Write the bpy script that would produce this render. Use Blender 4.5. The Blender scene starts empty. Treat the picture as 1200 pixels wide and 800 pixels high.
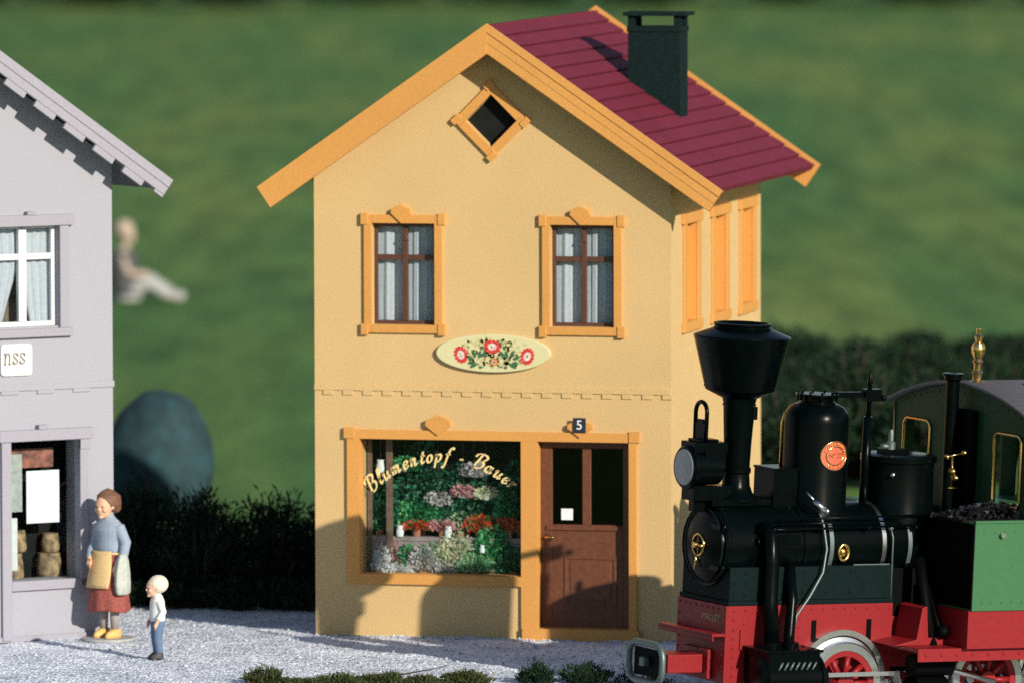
import bpy, math, random
from mathutils import Vector, Matrix, Euler
random.seed(7)
PI = math.pi; R = math.radians
S = bpy.context.scene; COL = S.collection

# ------------------------------------------------------------------ helpers
class MB:
    """collects faces; build() links them as one mesh object"""
    def __init__(s): s.v = []; s.f = []; s.sm = []; s.mi = []; s.cur = 0; s.M = None
    def add(s, vs, fs, smooth=False):
        b = len(s.v)
        if s.M is not None: vs = [tuple(s.M @ Vector(v)) for v in vs]
        s.v += [tuple(v) for v in vs]
        for f in fs: s.f.append(tuple(b + i for i in f)); s.sm.append(smooth); s.mi.append(s.cur)
        return s
    def box(s, x0, x1, y0, y1, z0, z1):
        v = [(x, y, z) for z in (z0, z1) for y in (y0, y1) for x in (x0, x1)]
        return s.add(v, [(0, 2, 3, 1), (4, 5, 7, 6), (0, 1, 5, 4), (2, 6, 7, 3), (0, 4, 6, 2), (1, 3, 7, 5)])
    def prism(s, poly, a0, a1, plane='xz', smooth=False):
        """poly of 2-D points extruded along the third axis"""
        def P(p, a):
            return {'xz': (p[0], a, p[1]), 'xy': (p[0], p[1], a), 'yz': (a, p[0], p[1])}[plane]
        n = len(poly); v = [P(p, a0) for p in poly] + [P(p, a1) for p in poly]
        area = sum(poly[i][0]*poly[(i+1) % n][1] - poly[(i+1) % n][0]*poly[i][1] for i in range(n))
        flip = (area < 0) ^ (plane == 'xz') ^ (a1 < a0)
        F = [tuple(range(n-1, -1, -1)), tuple(range(n, 2*n))] + [(i, (i+1) % n, n + (i+1) % n, n + i) for i in range(n)]
        if flip: F = [tuple(reversed(f)) for f in F]
        b = len(s.f); s.add(v, F)
        if smooth:
            for i in range(b + 2, len(s.f)): s.sm[i] = True
        return s
    def lathe(s, prof, c=(0, 0, 0), axis='z', seg=32, smooth=True, sharp=()):
        """prof: (radius, height) pairs along axis from c"""
        def P(r, h, a):
            u, w = r*math.cos(a), r*math.sin(a)
            return {'z': (c[0]+u, c[1]+w, c[2]+h), 'x': (c[0]+h, c[1]+u, c[2]+w), 'y': (c[0]+w, c[1]+h, c[2]+u)}[axis]
        rings = []
        vs = []; fs = []
        prev = None
        def ring(r, h):
            b = len(vs)
            if r < 1e-6: vs.append(P(0, h, 0)); return (b, 1)
            for i in range(seg): vs.append(P(r, h, 2*PI*i/seg))
            return (b, seg)
        flags = []
        for k, (r, h) in enumerate(prof):
            cur = ring(r, h)
            if prev is not None:
                for i in range(seg):
                    j = (i+1) % seg
                    a, na = prev; b2, nb = cur
                    if na == 1 and nb == 1: break
                    if na == 1: fs.append((a, b2+j, b2+i))
                    elif nb == 1: fs.append((a+i, a+j, b2))
                    else: fs.append((a+i, a+j, b2+j, b2+i))
            prev = cur
            if smooth and 0 < k < len(prof)-1:      # split rings at corners so shading stays crisp
                r0, h0 = prof[k-1]; r1, h1 = prof[k+1]
                a1 = math.atan2(h-h0, r-r0); a2 = math.atan2(h1-h, r1-r)
                d = abs((a2-a1+PI) % (2*PI) - PI)
                if d > 0.6 and r > 1e-6: prev = ring(r, h)
        return s.add(vs, fs, smooth)
    def tube(s, pts, r, seg=8, closed=False, smooth=True, rs=None):
        pts = [Vector(p) for p in pts]; n = len(pts)
        T = []
        for i in range(n):
            a = pts[(i-1) % n] if (closed or i > 0) else pts[i]
            b = pts[(i+1) % n] if (closed or i < n-1) else pts[i]
            T.append((b-a).normalized())
        up = Vector((0, 0, 1)) if abs(T[0].z) < .9 else Vector((1, 0, 0))
        N = (up - T[0]*up.dot(T[0])).normalized()
        vs = []; fs = []
        for i in range(n):
            N = (N - T[i]*N.dot(T[i])).normalized(); B = T[i].cross(N)
            rr = rs[i] if rs else r
            for k in range(seg):
                a = 2*PI*k/seg; vs.append(pts[i] + (N*math.cos(a) + B*math.sin(a))*rr)
        m = n if closed else n-1
        for i in range(m):
            for k in range(seg):
                a = i*seg; b = ((i+1) % n)*seg; l = (k+1) % seg
                fs.append((a+k, a+l, b+l, b+k))
        if not closed:
            fs.append(tuple(range(seg-1, -1, -1))); fs.append(tuple((n-1)*seg + k for k in range(seg)))
        b = len(s.f); s.add(vs, fs, smooth)
        if not closed: s.sm[-1] = s.sm[-2] = False
        return s
    def ball(s, c, r, seg=12, rings=8, sc=(1, 1, 1)):
        vs = [(c[0], c[1], c[2]-r*sc[2])]; fs = []
        for i in range(1, rings):
            a = -PI/2 + PI*i/rings
            for k in range(seg):
                t = 2*PI*k/seg
                vs.append((c[0]+r*sc[0]*math.cos(a)*math.cos(t), c[1]+r*sc[1]*math.cos(a)*math.sin(t), c[2]+r*sc[2]*math.sin(a)))
        vs.append((c[0], c[1], c[2]+r*sc[2])); L = len(vs)-1
        for k in range(seg):
            l = (k+1) % seg
            fs.append((0, 1+l, 1+k)); fs.append((L, L-seg+k, L-seg+l))
            for i in range(rings-2):
                a = 1+i*seg; fs.append((a+k, a+l, a+seg+l, a+seg+k))
        return s.add(vs, fs, True)
    def rivet(s, c, n, r=.016):
        n = Vector(n).normalized(); u = n.orthogonal().normalized(); w = n.cross(u); c = Vector(c)
        vs = []; 
        for rr, h in ((1, 0), (.75, .5)):
            for k in range(7): a = 2*PI*k/7; vs.append(c + (u*math.cos(a)+w*math.sin(a))*r*rr + n*r*h)
        vs.append(c + n*r*.8)
        fs = [(k, (k+1) % 7, 7+(k+1) % 7, 7+k) for k in range(7)] + [(7+k, 7+(k+1) % 7, 14) for k in range(7)]
        return s.add(vs, fs, True)
    def loft(s, rings, smooth=True):
        """rings of equal count, joined and capped"""
        n = len(rings[0]); vs = [p for r in rings for p in r]; fs = []
        for i in range(len(rings)-1):
            for k in range(n):
                l = (k+1) % n; fs.append((i*n+k, i*n+l, (i+1)*n+l, (i+1)*n+k))
        fs.append(tuple(range(n-1, -1, -1))); fs.append(tuple((len(rings)-1)*n+k for k in range(n)))
        return s.add(vs, fs, smooth)
    def leaf(s, c, d, w, l, fold=.0):
        """a pointed leaf from c along d"""
        d = Vector(d).normalized(); c = Vector(c)
        u = d.orthogonal().normalized(); u.rotate(Matrix.Rotation(random.uniform(0, 2*PI), 3, d))
        n = d.cross(u)
        s.add([c, c + d*l*.45 + u*w*.5 + n*fold*l, c + d*l, c + d*l*.45 - u*w*.5 + n*fold*l], [(0, 1, 2, 3)], False)
        return s
    def build(s, name, m, parent=None, bevel=0):
        me = bpy.data.meshes.new(name); me.from_pydata(s.v, [], s.f)
        me.polygons.foreach_set('use_smooth', s.sm)
        ms = m if isinstance(m, (list, tuple)) else [m]
        for q in ms: me.materials.append(q)
        me.polygons.foreach_set('material_index', s.mi)
        me.update()
        o = bpy.data.objects.new(name, me); COL.objects.link(o)
        if parent: o.parent = parent
        if bevel:
            b = o.modifiers.new('bevel', 'BEVEL'); b.width = bevel; b.segments = 2; b.limit_method = 'ANGLE'; b.angle_limit = R(40)
        return o
def box(*a): return MB().box(*a)
def tag(o, label=None, cat=None, group=None, kind=None):
    if label: o['label'] = label
    if cat: o['category'] = cat
    if group: o['group'] = group
    if kind: o['kind'] = kind
    return o
def thing(name, label, cat, loc=(0, 0, 0), rot=(0, 0, 0), group=None):
    o = bpy.data.objects.new(name, None); COL.objects.link(o); o.location = loc; o.rotation_euler = rot
    o.empty_display_size = .2
    return tag(o, label, cat, group)
def copy_tree(o, parent=None):
    kids = [c for c in bpy.data.objects if c.parent == o]
    c = o.copy(); COL.objects.link(c); c.parent = parent
    for k in kids: copy_tree(k, c)
    return c
def lin(r, g, b):
    f = lambda c: (c/255/12.92) if c <= 10 else ((c/255+.055)/1.055)**2.4
    return (f(r), f(g), f(b))

# ------------------------------------------------------------------ materials
def mat(name, col, rough=.6, var=.12, scale=30, bump=0, bscale=None, metal=0, spec=.5, col2=None, big=0, bigscale=1.2, emit=None):
    m = bpy.data.materials.new(name); m.use_nodes = True
    N = m.node_tree.nodes; L = m.node_tree.links; b = N['Principled BSDF']
    b.inputs['Roughness'].default_value = rough; b.inputs['Metallic'].default_value = metal
    b.inputs['Specular IOR Level'].default_value = spec
    tc = N.new('ShaderNodeTexCoord')
    nz = N.new('ShaderNodeTexNoise'); nz.inputs['Scale'].default_value = scale; nz.inputs['Detail'].default_value = 4
    L.new(tc.outputs['Object'], nz.inputs['Vector'])
    rp = N.new('ShaderNodeValToRGB'); rp.color_ramp.elements[0].position = .3; rp.color_ramp.elements[1].position = .7
    c2 = col2 or tuple(c*(1+var) for c in col); c1 = col if col2 else tuple(c*(1-var) for c in col)
    rp.color_ramp.elements[0].color = (*c1, 1); rp.color_ramp.elements[1].color = (*c2, 1)
    L.new(nz.outputs['Fac'], rp.inputs['Fac'])
    out = rp.outputs['Color']
    if big:
        n2 = N.new('ShaderNodeTexNoise'); n2.inputs['Scale'].default_value = bigscale; n2.inputs['Detail'].default_value = 5
        L.new(tc.outputs['Object'], n2.inputs['Vector'])
        mr = N.new('ShaderNodeMapRange'); mr.inputs[1].default_value = .3; mr.inputs[2].default_value = .7
        mr.inputs[3].default_value = 1-big; mr.inputs[4].default_value = 1+big
        L.new(n2.outputs['Fac'], mr.inputs[0])
        mx = N.new('ShaderNodeMix'); mx.data_type = 'RGBA'; mx.blend_type = 'MULTIPLY'; mx.inputs[0].default_value = 1
        L.new(out, mx.inputs[6]); L.new(mr.outputs[0], mx.inputs[7]); out = mx.outputs[2]
    L.new(out, b.inputs['Base Color'])
    if bump:
        nb = N.new('ShaderNodeTexNoise'); nb.inputs['Scale'].default_value = bscale or scale; nb.inputs['Detail'].default_value = 6
        L.new(tc.outputs['Object'], nb.inputs['Vector'])
        bp = N.new('ShaderNodeBump'); bp.inputs['Strength'].default_value = bump; bp.inputs['Distance'].default_value = .02
        L.new(nb.outputs['Fac'], bp.inputs['Height']); L.new(bp.outputs['Normal'], b.inputs['Normal'])
    if emit: b.inputs['Emission Color'].default_value = (*emit, 1); b.inputs['Emission Strength'].default_value = 1
    return m
def leafmat(name, stops, rough=.55, trans=.25):
    """one colour per leaf, from the ramp"""
    m = bpy.data.materials.new(name); m.use_nodes = True
    N = m.node_tree.nodes; L = m.node_tree.links; b = N['Principled BSDF']
    b.inputs['Roughness'].default_value = rough; b.inputs['Specular IOR Level'].default_value = .3
    g = N.new('ShaderNodeNewGeometry'); rp = N.new('ShaderNodeValToRGB')
    while len(rp.color_ramp.elements) < len(stops): rp.color_ramp.elements.new(.5)
    for e, (p, c) in zip(rp.color_ramp.elements, stops): e.position = p; e.color = (*c, 1)
    L.new(g.outputs['Random Per Island'], rp.inputs['Fac']); L.new(rp.outputs['Color'], b.inputs['Base Color'])
    if trans:
        t = N.new('ShaderNodeBsdfTranslucent'); mx = N.new('ShaderNodeMixShader'); mx.inputs[0].default_value = trans
        L.new(rp.outputs['Color'], t.inputs['Color']); L.new(b.outputs[0], mx.inputs[1]); L.new(t.outputs[0], mx.inputs[2])
        L.new(mx.outputs[0], N['Material Output'].inputs['Surface'])
    return m
def glassmat(name, tint=(.92, .95, .95), refl=.07):
    m = bpy.data.materials.new(name); m.use_nodes = True
    N = m.node_tree.nodes; L = m.node_tree.links; N.remove(N['Principled BSDF'])
    t = N.new('ShaderNodeBsdfTransparent'); t.inputs['Color'].default_value = (*tint, 1)
    g = N.new('ShaderNodeBsdfGlossy'); g.inputs['Roughness'].default_value = .04
    fr = N.new('ShaderNodeFresnel'); fr.inputs['IOR'].default_value = 1.45
    mx = N.new('ShaderNodeMixShader')
    ge = N.new('ShaderNodeNewGeometry'); iv = N.new('ShaderNodeMath'); iv.operation = 'SUBTRACT'; iv.inputs[0].default_value = 1
    mu = N.new('ShaderNodeMath'); mu.operation = 'MULTIPLY'
    L.new(ge.outputs['Backfacing'], iv.inputs[1]); L.new(iv.outputs[0], mu.inputs[0]); L.new(fr.outputs[0], mu.inputs[1])
    L.new(mu.outputs[0], mx.inputs[0]); L.new(t.outputs[0], mx.inputs[1]); L.new(g.outputs[0], mx.inputs[2])
    L.new(mx.outputs[0], N['Material Output'].inputs['Surface'])
    return m

M = {}
M['stucco'] = mat('yellow_stucco', (.582, .403, .186), .85, .17, 80, .3, 75, big=.05, bigscale=.7)
M['trim'] = mat('orange_trim', (.60, .285, .068), .6, .12, 70, .12, 60, big=.04)
M['rake'] = mat('orange_board', (.60, .285, .07), .6, .12, 70, .15, 60, big=.04)
M['soffit'] = mat('soffit_board', (.42, .22, .09), .8, .1, 20)
M['roof'] = mat('maroon_tile', (.152, .011, .033), .75, .45, 80, .3, 40, big=.1, bigscale=2, spec=.35)
M['chim'] = mat('slate_chimney', (.006, .016, .017), .8, .6, 60, .4, 50, spec=.08)
M['wood'] = mat('brown_door_wood', (.125, .042, .018), .55, .2, 18, .15, 30)
M['sash'] = mat('brown_sash', (.085, .034, .02), .5, .15, 30)
M['curtain'] = mat('net_curtain', (.50, .52, .60), .9, .08, 25)
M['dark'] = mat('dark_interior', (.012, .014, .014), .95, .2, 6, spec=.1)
M['glass'] = glassmat('window_glass')
M['gold'] = mat('gold_lettering', (.85, .66, .30), .5, .08, 40)
M['cream'] = mat('cream_sign', (.62, .585, .335), .5, .04, 60)
M['olive'] = mat('olive_scroll', (.50, .47, .23), .6, .15, 40)
M['redp'] = mat('red_petal', (.62, .03, .035), .5, .15, 60)
M['orp'] = mat('orange_petal', (.72, .22, .05), .5, .15, 60)
M['pinkw'] = mat('flower_heart', (.75, .62, .6), .5, .1, 60)
M['leafp'] = mat('painted_leaf', (.035, .13, .06), .5, .2, 60)
M['navy'] = mat('navy_plate', (.018, .025, .045), .4, .1, 40)
M['white'] = mat('white_paint', (.8, .8, .8), .5, .04, 30)
M['paper'] = mat('white_paper', (.78, .82, .86), .8, .04, 15)
M['brass'] = mat('polished_brass', (.78, .5, .18), .22, .06, 30, metal=1)
M['copper'] = mat('copper_red', (.55, .11, .06), .45, .1, 40)
M['wallw'] = mat('pale_stucco', (.325, .332, .395), .85, .07, 55, .25, 70)
M['trimw'] = mat('lilac_grey_trim', (.295, .29, .355), .7, .07, 40, .1, 60)
M['soffw'] = mat('grey_soffit', (.27, .27, .29), .8, .08, 30)
M['sashw'] = mat('white_sash', (.62, .64, .68), .5, .05, 30)
M['lblack'] = mat('loco_black', (.0008, .0022, .0024), .25, .25, 14, .04, 60, spec=.08)
M['lteal'] = mat('loco_saddle', (.002, .009, .010), .6, .2, 24, .1, 60, spec=.08)
M['lmatt'] = mat('loco_matt_black', (.001, .0015, .002), .62, .2, 30, .1, 60, spec=.06)
M['lred'] = mat('loco_red', (.225, .009, .013), .45, .1, 20, .05, 50, spec=.3)
M['lgreen'] = mat('loco_green', (.030, .125, .048), .45, .08, 24, .05, 60)
M['ldgreen'] = mat('loco_dark_green', (.018, .06, .026), .5, .15, 24, spec=.2)
M['lgrey'] = mat('loco_roof_grey', (.13, .125, .14), .6, .1, 30)
M['steel'] = mat('bright_steel', (.62, .63, .65), .28, .08, 30, metal=1)
M['gun'] = mat('grey_metal', (.12, .16, .165), .45, .12, 30, metal=.5)
M['lens'] = mat('lamp_lens', (.36, .335, .39), .3, .06, 30)
M['coal'] = mat('coal_black', (.008, .008, .009), .2, .4, 30, spec=.7)
M['rail'] = mat('rail_metal', (.25, .2, .13), .4, .15, 30, metal=.8)
M['sleeper'] = mat('brown_sleeper', (.05, .03, .02), .8, .2, 20)
M['skin'] = mat('figure_skin', (.68, .40, .26), .6, .05, 20)
M['hair'] = mat('brown_hair', (.16, .075, .045), .6, .2, 60)
M['blond'] = mat('pale_cap', (.66, .62, .52), .6, .08, 60)
M['knit'] = mat('blue_grey_knit', (.26, .32, .42), .8, .1, 60, .2, 80)
M['apron'] = mat('tan_apron', (.60, .42, .20), .8, .1, 40)
M['skirt'] = mat('maroon_check_skirt', (.16, .045, .04), .8, .3, 35, col2=(.36, .08, .06))
M['cloth'] = mat('pale_grey_cloth', (.42, .45, .42), .8, .12, 30)
M['ochre'] = mat('ochre_shoe', (.68, .42, .14), .6, .08, 30)
M['denim'] = mat('blue_trousers', (.10, .16, .28), .8, .12, 40)
M['shirt'] = mat('white_shirt', (.70, .70, .70), .8, .05, 30)
M['shoe'] = mat('dark_shoe', (.05, .05, .055), .6, .1, 30)
M['plinth'] = mat('grey_figure_base', (.36, .37, .37), .8, .08, 20)
M['stock'] = mat('grey_stocking', (.30, .28, .27), .8, .06, 30)
M['boulder'] = mat('blue_grey_stone', (.012, .042, .052), .85, .4, 4, .5, 6, big=.2, bigscale=3)
M['pink'] = mat('pale_pink', (.42, .33, .27), .8, .05, 10)
M['charcoal'] = mat('charcoal_cloth', (.07, .07, .08), .8, .1, 10)
M['terra'] = mat('terracotta', (.40, .16, .09), .8, .12, 30)
M['bark'] = mat('bark', (.045, .032, .024), .9, .25, 30, .4)

# ------------------------------------------------------------------ ground
LO = (5.78, -4.765); LA = R(43.17)
E1 = (math.cos(LA), math.sin(LA)); EN = (-math.sin(LA), math.cos(LA))
def sst(a, b, x): t = min(1, max(0, (x-a)/(b-a))); return t*t*(3-2*t)
def ground_h(x, y):
    dx, dy = x-LO[0], y-LO[1]
    p = dx*EN[0]+dy*EN[1]; s = dx*E1[0]+dy*E1[1]
    bed = -.47 - .035*max(-8, min(7, s))
    fade = 1 - sst(6, 9, s)                   # the cutting ends behind the cab
    return bed*(1-sst(.9, 1.8, p))*fade*(1-sst(14, 22, -p))

def grid(xs, ys, fz):
    b = MB(); nx = len(xs)
    vs = [(x, y, fz(x, y)) for y in ys for x in xs]
    fs = [(j*nx+i, j*nx+i+1, (j+1)*nx+i+1, (j+1)*nx+i) for j in range(len(ys)-1) for i in range(nx-1)]
    return b.add(vs, fs, True)
def spread(a, b, c, d, fine, coarse):
    out = []; x = a
    while x < d:
        out.append(x)
        st = fine if b <= x <= c else min(coarse, fine + (b-x if x < b else x-c)*.25)
        if x < b: st = min(st, max(fine, b-x))
        x += st
    return out + [d]
def lawn_material():
    m = bpy.data.materials.new('lawn_grass'); m.use_nodes = True
    N = m.node_tree.nodes; L = m.node_tree.links; b = N['Principled BSDF']
    b.inputs['Roughness'].default_value = .9; b.inputs['Specular IOR Level'].default_value = .15
    tc = N.new('ShaderNodeTexCoord')
    def noise(sx, sy, det=4, rot=0):
        m0 = N.new('ShaderNodeMapping'); m0.inputs['Rotation'].default_value = (0, 0, rot)
        mp = N.new('ShaderNodeMapping'); mp.inputs['Scale'].default_value = (sx, sy, 1)
        L.new(tc.outputs['Object'], m0.inputs['Vector'])
        n = N.new('ShaderNodeTexNoise'); n.inputs['Scale'].default_value = 1; n.inputs['Detail'].default_value = det
        L.new(m0.outputs[0], mp.inputs['Vector']); L.new(mp.outputs[0], n.inputs['Vector']); return n.outputs['Fac']
    rp = N.new('ShaderNodeValToRGB'); E = rp.color_ramp.elements
    E[0].position = .34; E[0].color = (.074, .178, .056, 1); E[1].position = .66; E[1].color = (.168, .238, .070, 1)
    e = E.new(.5); e.color = (.108, .205, .060, 1)
    L.new(noise(.26, .026, 4, -.23), rp.inputs['Fac'])
    rp2 = N.new('ShaderNodeValToRGB'); E = rp2.color_ramp.elements
    E[0].position = .3; E[0].color = (.60, .66, .62, 1); E[1].position = .72; E[1].color = (1.36, 1.24, 1.16, 1)
    L.new(noise(1.0, .12, 5, -.23), rp2.inputs['Fac'])
    mx = N.new('ShaderNodeMix'); mx.data_type = 'RGBA'; mx.blend_type = 'MULTIPLY'; mx.inputs[0].default_value = 1
    L.new(rp.outputs[0], mx.inputs[6]); L.new(rp2.outputs[0], mx.inputs[7])
    rp3 = N.new('ShaderNodeValToRGB'); E = rp3.color_ramp.elements
    E[0].position = .25; E[0].color = (.5, .6, .5, 1); E[1].position = .8; E[1].color = (1.4, 1.35, 1.3, 1)
    L.new(noise(14, 14, 6), rp3.inputs['Fac'])
    mx2 = N.new('ShaderNodeMix'); mx2.data_type = 'RGBA'; mx2.blend_type = 'MULTIPLY'; mx2.inputs[0].default_value = 1
    L.new(mx.outputs[2], mx2.inputs[6]); L.new(rp3.outputs[0], mx2.inputs[7])
    L.new(mx2.outputs[2], b.inputs['Base Color'])
    bp = N.new('ShaderNodeBump'); bp.inputs['Strength'].default_value = .6; bp.inputs['Distance'].default_value = .05
    L.new(noise(9, 9, 8), bp.inputs['Height']); L.new(bp.outputs[0], b.inputs['Normal'])
    return m
M['lawn'] = lawn_material()
def fine_noise(x, y):
    from mathutils import noise
    return (noise.noise((x*9, y*9, 0))*.012 + noise.noise((x*23, y*23, 3))*.010 + noise.noise((x*1.3, y*1.3, 7))*.02)
xs = spread(-700, -7, 14, 700, .45, 60); ys = spread(-120, -9, 4, 1600, .45, 60)
lawn = grid(xs, ys, lambda x, y: ground_h(x, y)-.09).build('lawn', M['lawn']); tag(lawn, kind='structure')
def gravel_material():
    m = bpy.data.materials.new('pale_gravel'); m.use_nodes = True
    N = m.node_tree.nodes; L = m.node_tree.links; b = N['Principled BSDF']
    b.inputs['Roughness'].default_value = .9; b.inputs['Specular IOR Level'].default_value = .2
    tc = N.new('ShaderNodeTexCoord')
    vo = N.new('ShaderNodeTexVoronoi'); vo.inputs['Scale'].default_value = 26
    L.new(tc.outputs['Object'], vo.inputs['Vector'])
    rp = N.new('ShaderNodeValToRGB'); E = rp.color_ramp.elements
    E[0].position = .0; E[0].color = (.45, .50, .60, 1); E[1].position = 1; E[1].color = (.84, .90, 1.0, 1)
    e = E.new(.55); e.color = (.71, .77, .90, 1)
    sp = N.new('ShaderNodeSeparateColor'); L.new(vo.outputs['Color'], sp.inputs[0]); L.new(sp.outputs[0], rp.inputs['Fac'])
    n = N.new('ShaderNodeTexNoise'); n.inputs['Scale'].default_value = 1.3; n.inputs['Detail'].default_value = 7
    L.new(tc.outputs['Object'], n.inputs['Vector'])
    r2 = N.new('ShaderNodeValToRGB'); E = r2.color_ramp.elements
    E[0].position = .32; E[0].color = (.80, .82, .84, 1); E[1].position = .62; E[1].color = (1.12, 1.12, 1.12, 1)
    L.new(n.outputs['Fac'], r2.inputs['Fac'])
    mx = N.new('ShaderNodeMix'); mx.data_type = 'RGBA'; mx.blend_type = 'MULTIPLY'; mx.inputs[0].default_value = 1
    L.new(rp.outputs[0], mx.inputs[6]); L.new(r2.outputs[0], mx.inputs[7]); L.new(mx.outputs[2], b.inputs['Base Color'])
    bp = N.new('ShaderNodeBump'); bp.inputs['Strength'].default_value = .7; bp.inputs['Distance'].default_value = .03; bp.invert = True
    L.new(vo.outputs['Distance'], bp.inputs['Height']); L.new(bp.outputs[0], b.inputs['Normal'])
    return m
M['gravel'] = gravel_material()
xs = [-7+.055*i for i in range(330)]; ys = [-6.4+.045*i for i in range(204)]
gr = grid(xs, ys, lambda x, y: ground_h(x, y)+fine_noise(x, y)-.004).build('gravel_yard', M['gravel']); tag(gr, kind='structure')

STM = leafmat('loose_stone', [(0, (.25, .26, .28)), (.3, (.46, .49, .56)), (.85, (.66, .70, .80)), (1, (.36, .31, .28))], .85, 0)
b = MB()
for i in range(2100):
    x, y = random.uniform(-3.6, 4.7), random.uniform(-5.2, 2.4)
    if i < 500: x, y = random.uniform(.0, 4.3), -abs(random.gauss(0, .09))-.03
    elif 0 < x < 4.17 and y > -.02: continue
    u, v = (x+2.236)*math.cos(R(44))+(y+.576)*math.sin(R(44)), -(x+2.236)*math.sin(R(44))+(y+.576)*math.cos(R(44))
    if u < .02 and v > -.05: continue
    r = random.uniform(.008, .021)*(1.3 if random.random() < .08 else 1); z = ground_h(x, y)+fine_noise(x, y)
    q = [Vector(a)*r*random.uniform(.6, 1.3) for a in ((1, 0, 0), (-1, 0, 0), (0, 1, 0), (0, -1, 0), (0, 0, .8), (0, 0, -.8))]; rt_ = Matrix.Rotation(random.uniform(0, 6), 3, 'Z')
    b.add([Vector((x, y, z+r*.3))+rt_ @ a for a in q], [(0, 2, 4), (2, 1, 4), (1, 3, 4), (3, 0, 4), (2, 0, 5), (1, 2, 5), (3, 1, 5), (0, 3, 5)])
tag(b.build('loose_stones', STM), 'loose pale and dark pebbles scattered over the gravel yard', 'gravel', None, 'stuff')

# ------------------------------------------------------------------ buildings: shared pieces
D = 5.1376
def wall_cells(b, x0, x1, z0, z1, holes, y=0, depth=.3, face=-1):
    """front wall rectangle with rectangular holes (x0,x1,z0,z1) and reveals running back by depth"""
    X = sorted({x0, x1, *[h[0] for h in holes], *[h[1] for h in holes]}); Z = sorted({z0, z1, *[h[2] for h in holes], *[h[3] for h in holes]})
    for i in range(len(X)-1):
        for j in range(len(Z)-1):
            cx, cz = (X[i]+X[i+1])/2, (Z[j]+Z[j+1])/2
            if any(h[0] < cx < h[1] and h[2] < cz < h[3] for h in holes): continue
            b.add([(X[i], y, Z[j]), (X[i+1], y, Z[j]), (X[i+1], y, Z[j+1]), (X[i], y, Z[j+1])], [(0, 1, 2, 3)])
    for a, c, d, e in holes:
        b.add([(a, y, d), (c, y, d), (c, y, e), (a, y, e), (a, y+depth, d), (c, y+depth, d), (c, y+depth, e), (a, y+depth, e)],
              [(0, 4, 5, 1), (3, 2, 6, 7), (0, 3, 7, 4), (1, 5, 6, 2)])
def ear_frame(b, x0, x1, z0, z1, w, y0=-.038, y1=.0, ear=.035, earh=.13, sides='tb'):
    """raised casing round an opening x0..x1, z0..z1, of width w, with little ears at its corners"""
    b.box(x0-w, x0, y0, y1, z0-w, z1+w); b.box(x1, x1+w, y0, y1, z0-w, z1+w)
    b.box(x0, x1, y0, y1, z1, z1+w); b.box(x0, x1, y0, y1, z0-w, z0)
    for sx, xx in ((-1, x0-w), (1, x1+w)):
        for t in sides:
            za = (z1+w-earh+.02) if t == 't' else (z0-w-.025)
            xa, xb = (xx-ear, xx+w*.55) if sx < 0 else (xx-w*.55, xx+ear)
            b.box(xa, xb, y0-.012, y1-.003, za, za+earh)
def keystone(b, x, z, w=.12, h=.13, y0=-.062):
    b.prism([(x-w*.62, z), (x-w*.98, z+h*.30), (x-w*.94, z+h*.70), (x, z+h*1.08), (x+w*.94, z+h*.70), (x+w*.98, z+h*.30), (x+w*.62, z), (x, z-.07)], y0, 0, 'xz')

# ------------------------------------------------------------------ the yellow flower shop
house = thing('flower_shop', 'two-storey yellow gabled model house with maroon roof and a flower shop window', 'house')
W = 4.17
SLR = (6.9934-5.1285)/(4.8336-2.1211); SLL = (6.9934-5.1293)/(2.1211+.5614)
RX, RZ = 2.1211, 6.9934
def roofz(x): return RZ-(x-RX)*SLR if x > RX else RZ-(RX-x)*SLL
b = MB()
H1 = (.686, 1.419, 3.57, 4.727); H2 = (2.773, 3.512, 3.57, 4.727)
HS = (.533, 2.428, .715, 2.265); HD = (2.62, 3.685, .128, 2.262)
wall_cells(b, 0, W, 0, 5.1, [H1, H2, HS, HD], 0, .28)
# gable with a diamond hole
dx, dz = 2.085, 5.905; dr = .30; top = lambda x: roofz(x)-.13
b.add([(0, 0, 5.1), (dx, 0, 5.1), (dx, 0, dz-dr), (dx-dr, 0, dz), (dx, 0, dz+dr), (dx, 0, top(dx)), (0, 0, top(0))], [(0, 1, 2, 3, 4, 5, 6)])
b.add([(dx, 0, 5.1), (W, 0, 5.1), (W, 0, top(W)), (RX, 0, top(RX)), (dx, 0, top(dx)), (dx, 0, dz+dr), (dx+dr, 0, dz), (dx, 0, dz-dr)], [(0, 1, 2, 3, 4, 5, 6, 7)])
dia = [(dx, dz-dr), (dx+dr, dz), (dx, dz+dr), (dx-dr, dz)]
for i in range(4):
    p, q = dia[i], dia[(i+1) % 4]
    b.add([(p[0], 0, p[1]), (q[0], 0, q[1]), (q[0], .2, q[1]), (p[0], .2, p[1])], [(0, 1, 2, 3)])
# right side wall with three blind niches
niche = [(.79, 1.40), (2.39, 3.02), (4.0, 4.61)]; NZ = (3.585, 4.71)
ys_ = [0]+[v for n in niche for v in n]+[D]; zs_ = [0, NZ[0], NZ[1], 5.43]
for i in range(len(ys_)-1):
    for j in range(3):
        if j == 1 and i % 2 == 1: continue
        b.add([(W, ys_[i], zs_[j]), (W, ys_[i+1], zs_[j]), (W, ys_[i+1], zs_[j+1]), (W, ys_[i], zs_[j+1])], [(0, 1, 2, 3)])
b.add([(0, 0, 0), (0, D, 0), (0, D, top(0)), (0, 0, top(0))], [(3, 2, 1, 0)])
b.add([(0, D, 0), (W, D, 0), (W, D, 5.43), (RX, D, top(RX)), (0, D, top(0))], [(4, 3, 2, 1, 0)])
b.build('wall', M['stucco'], house)
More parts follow.
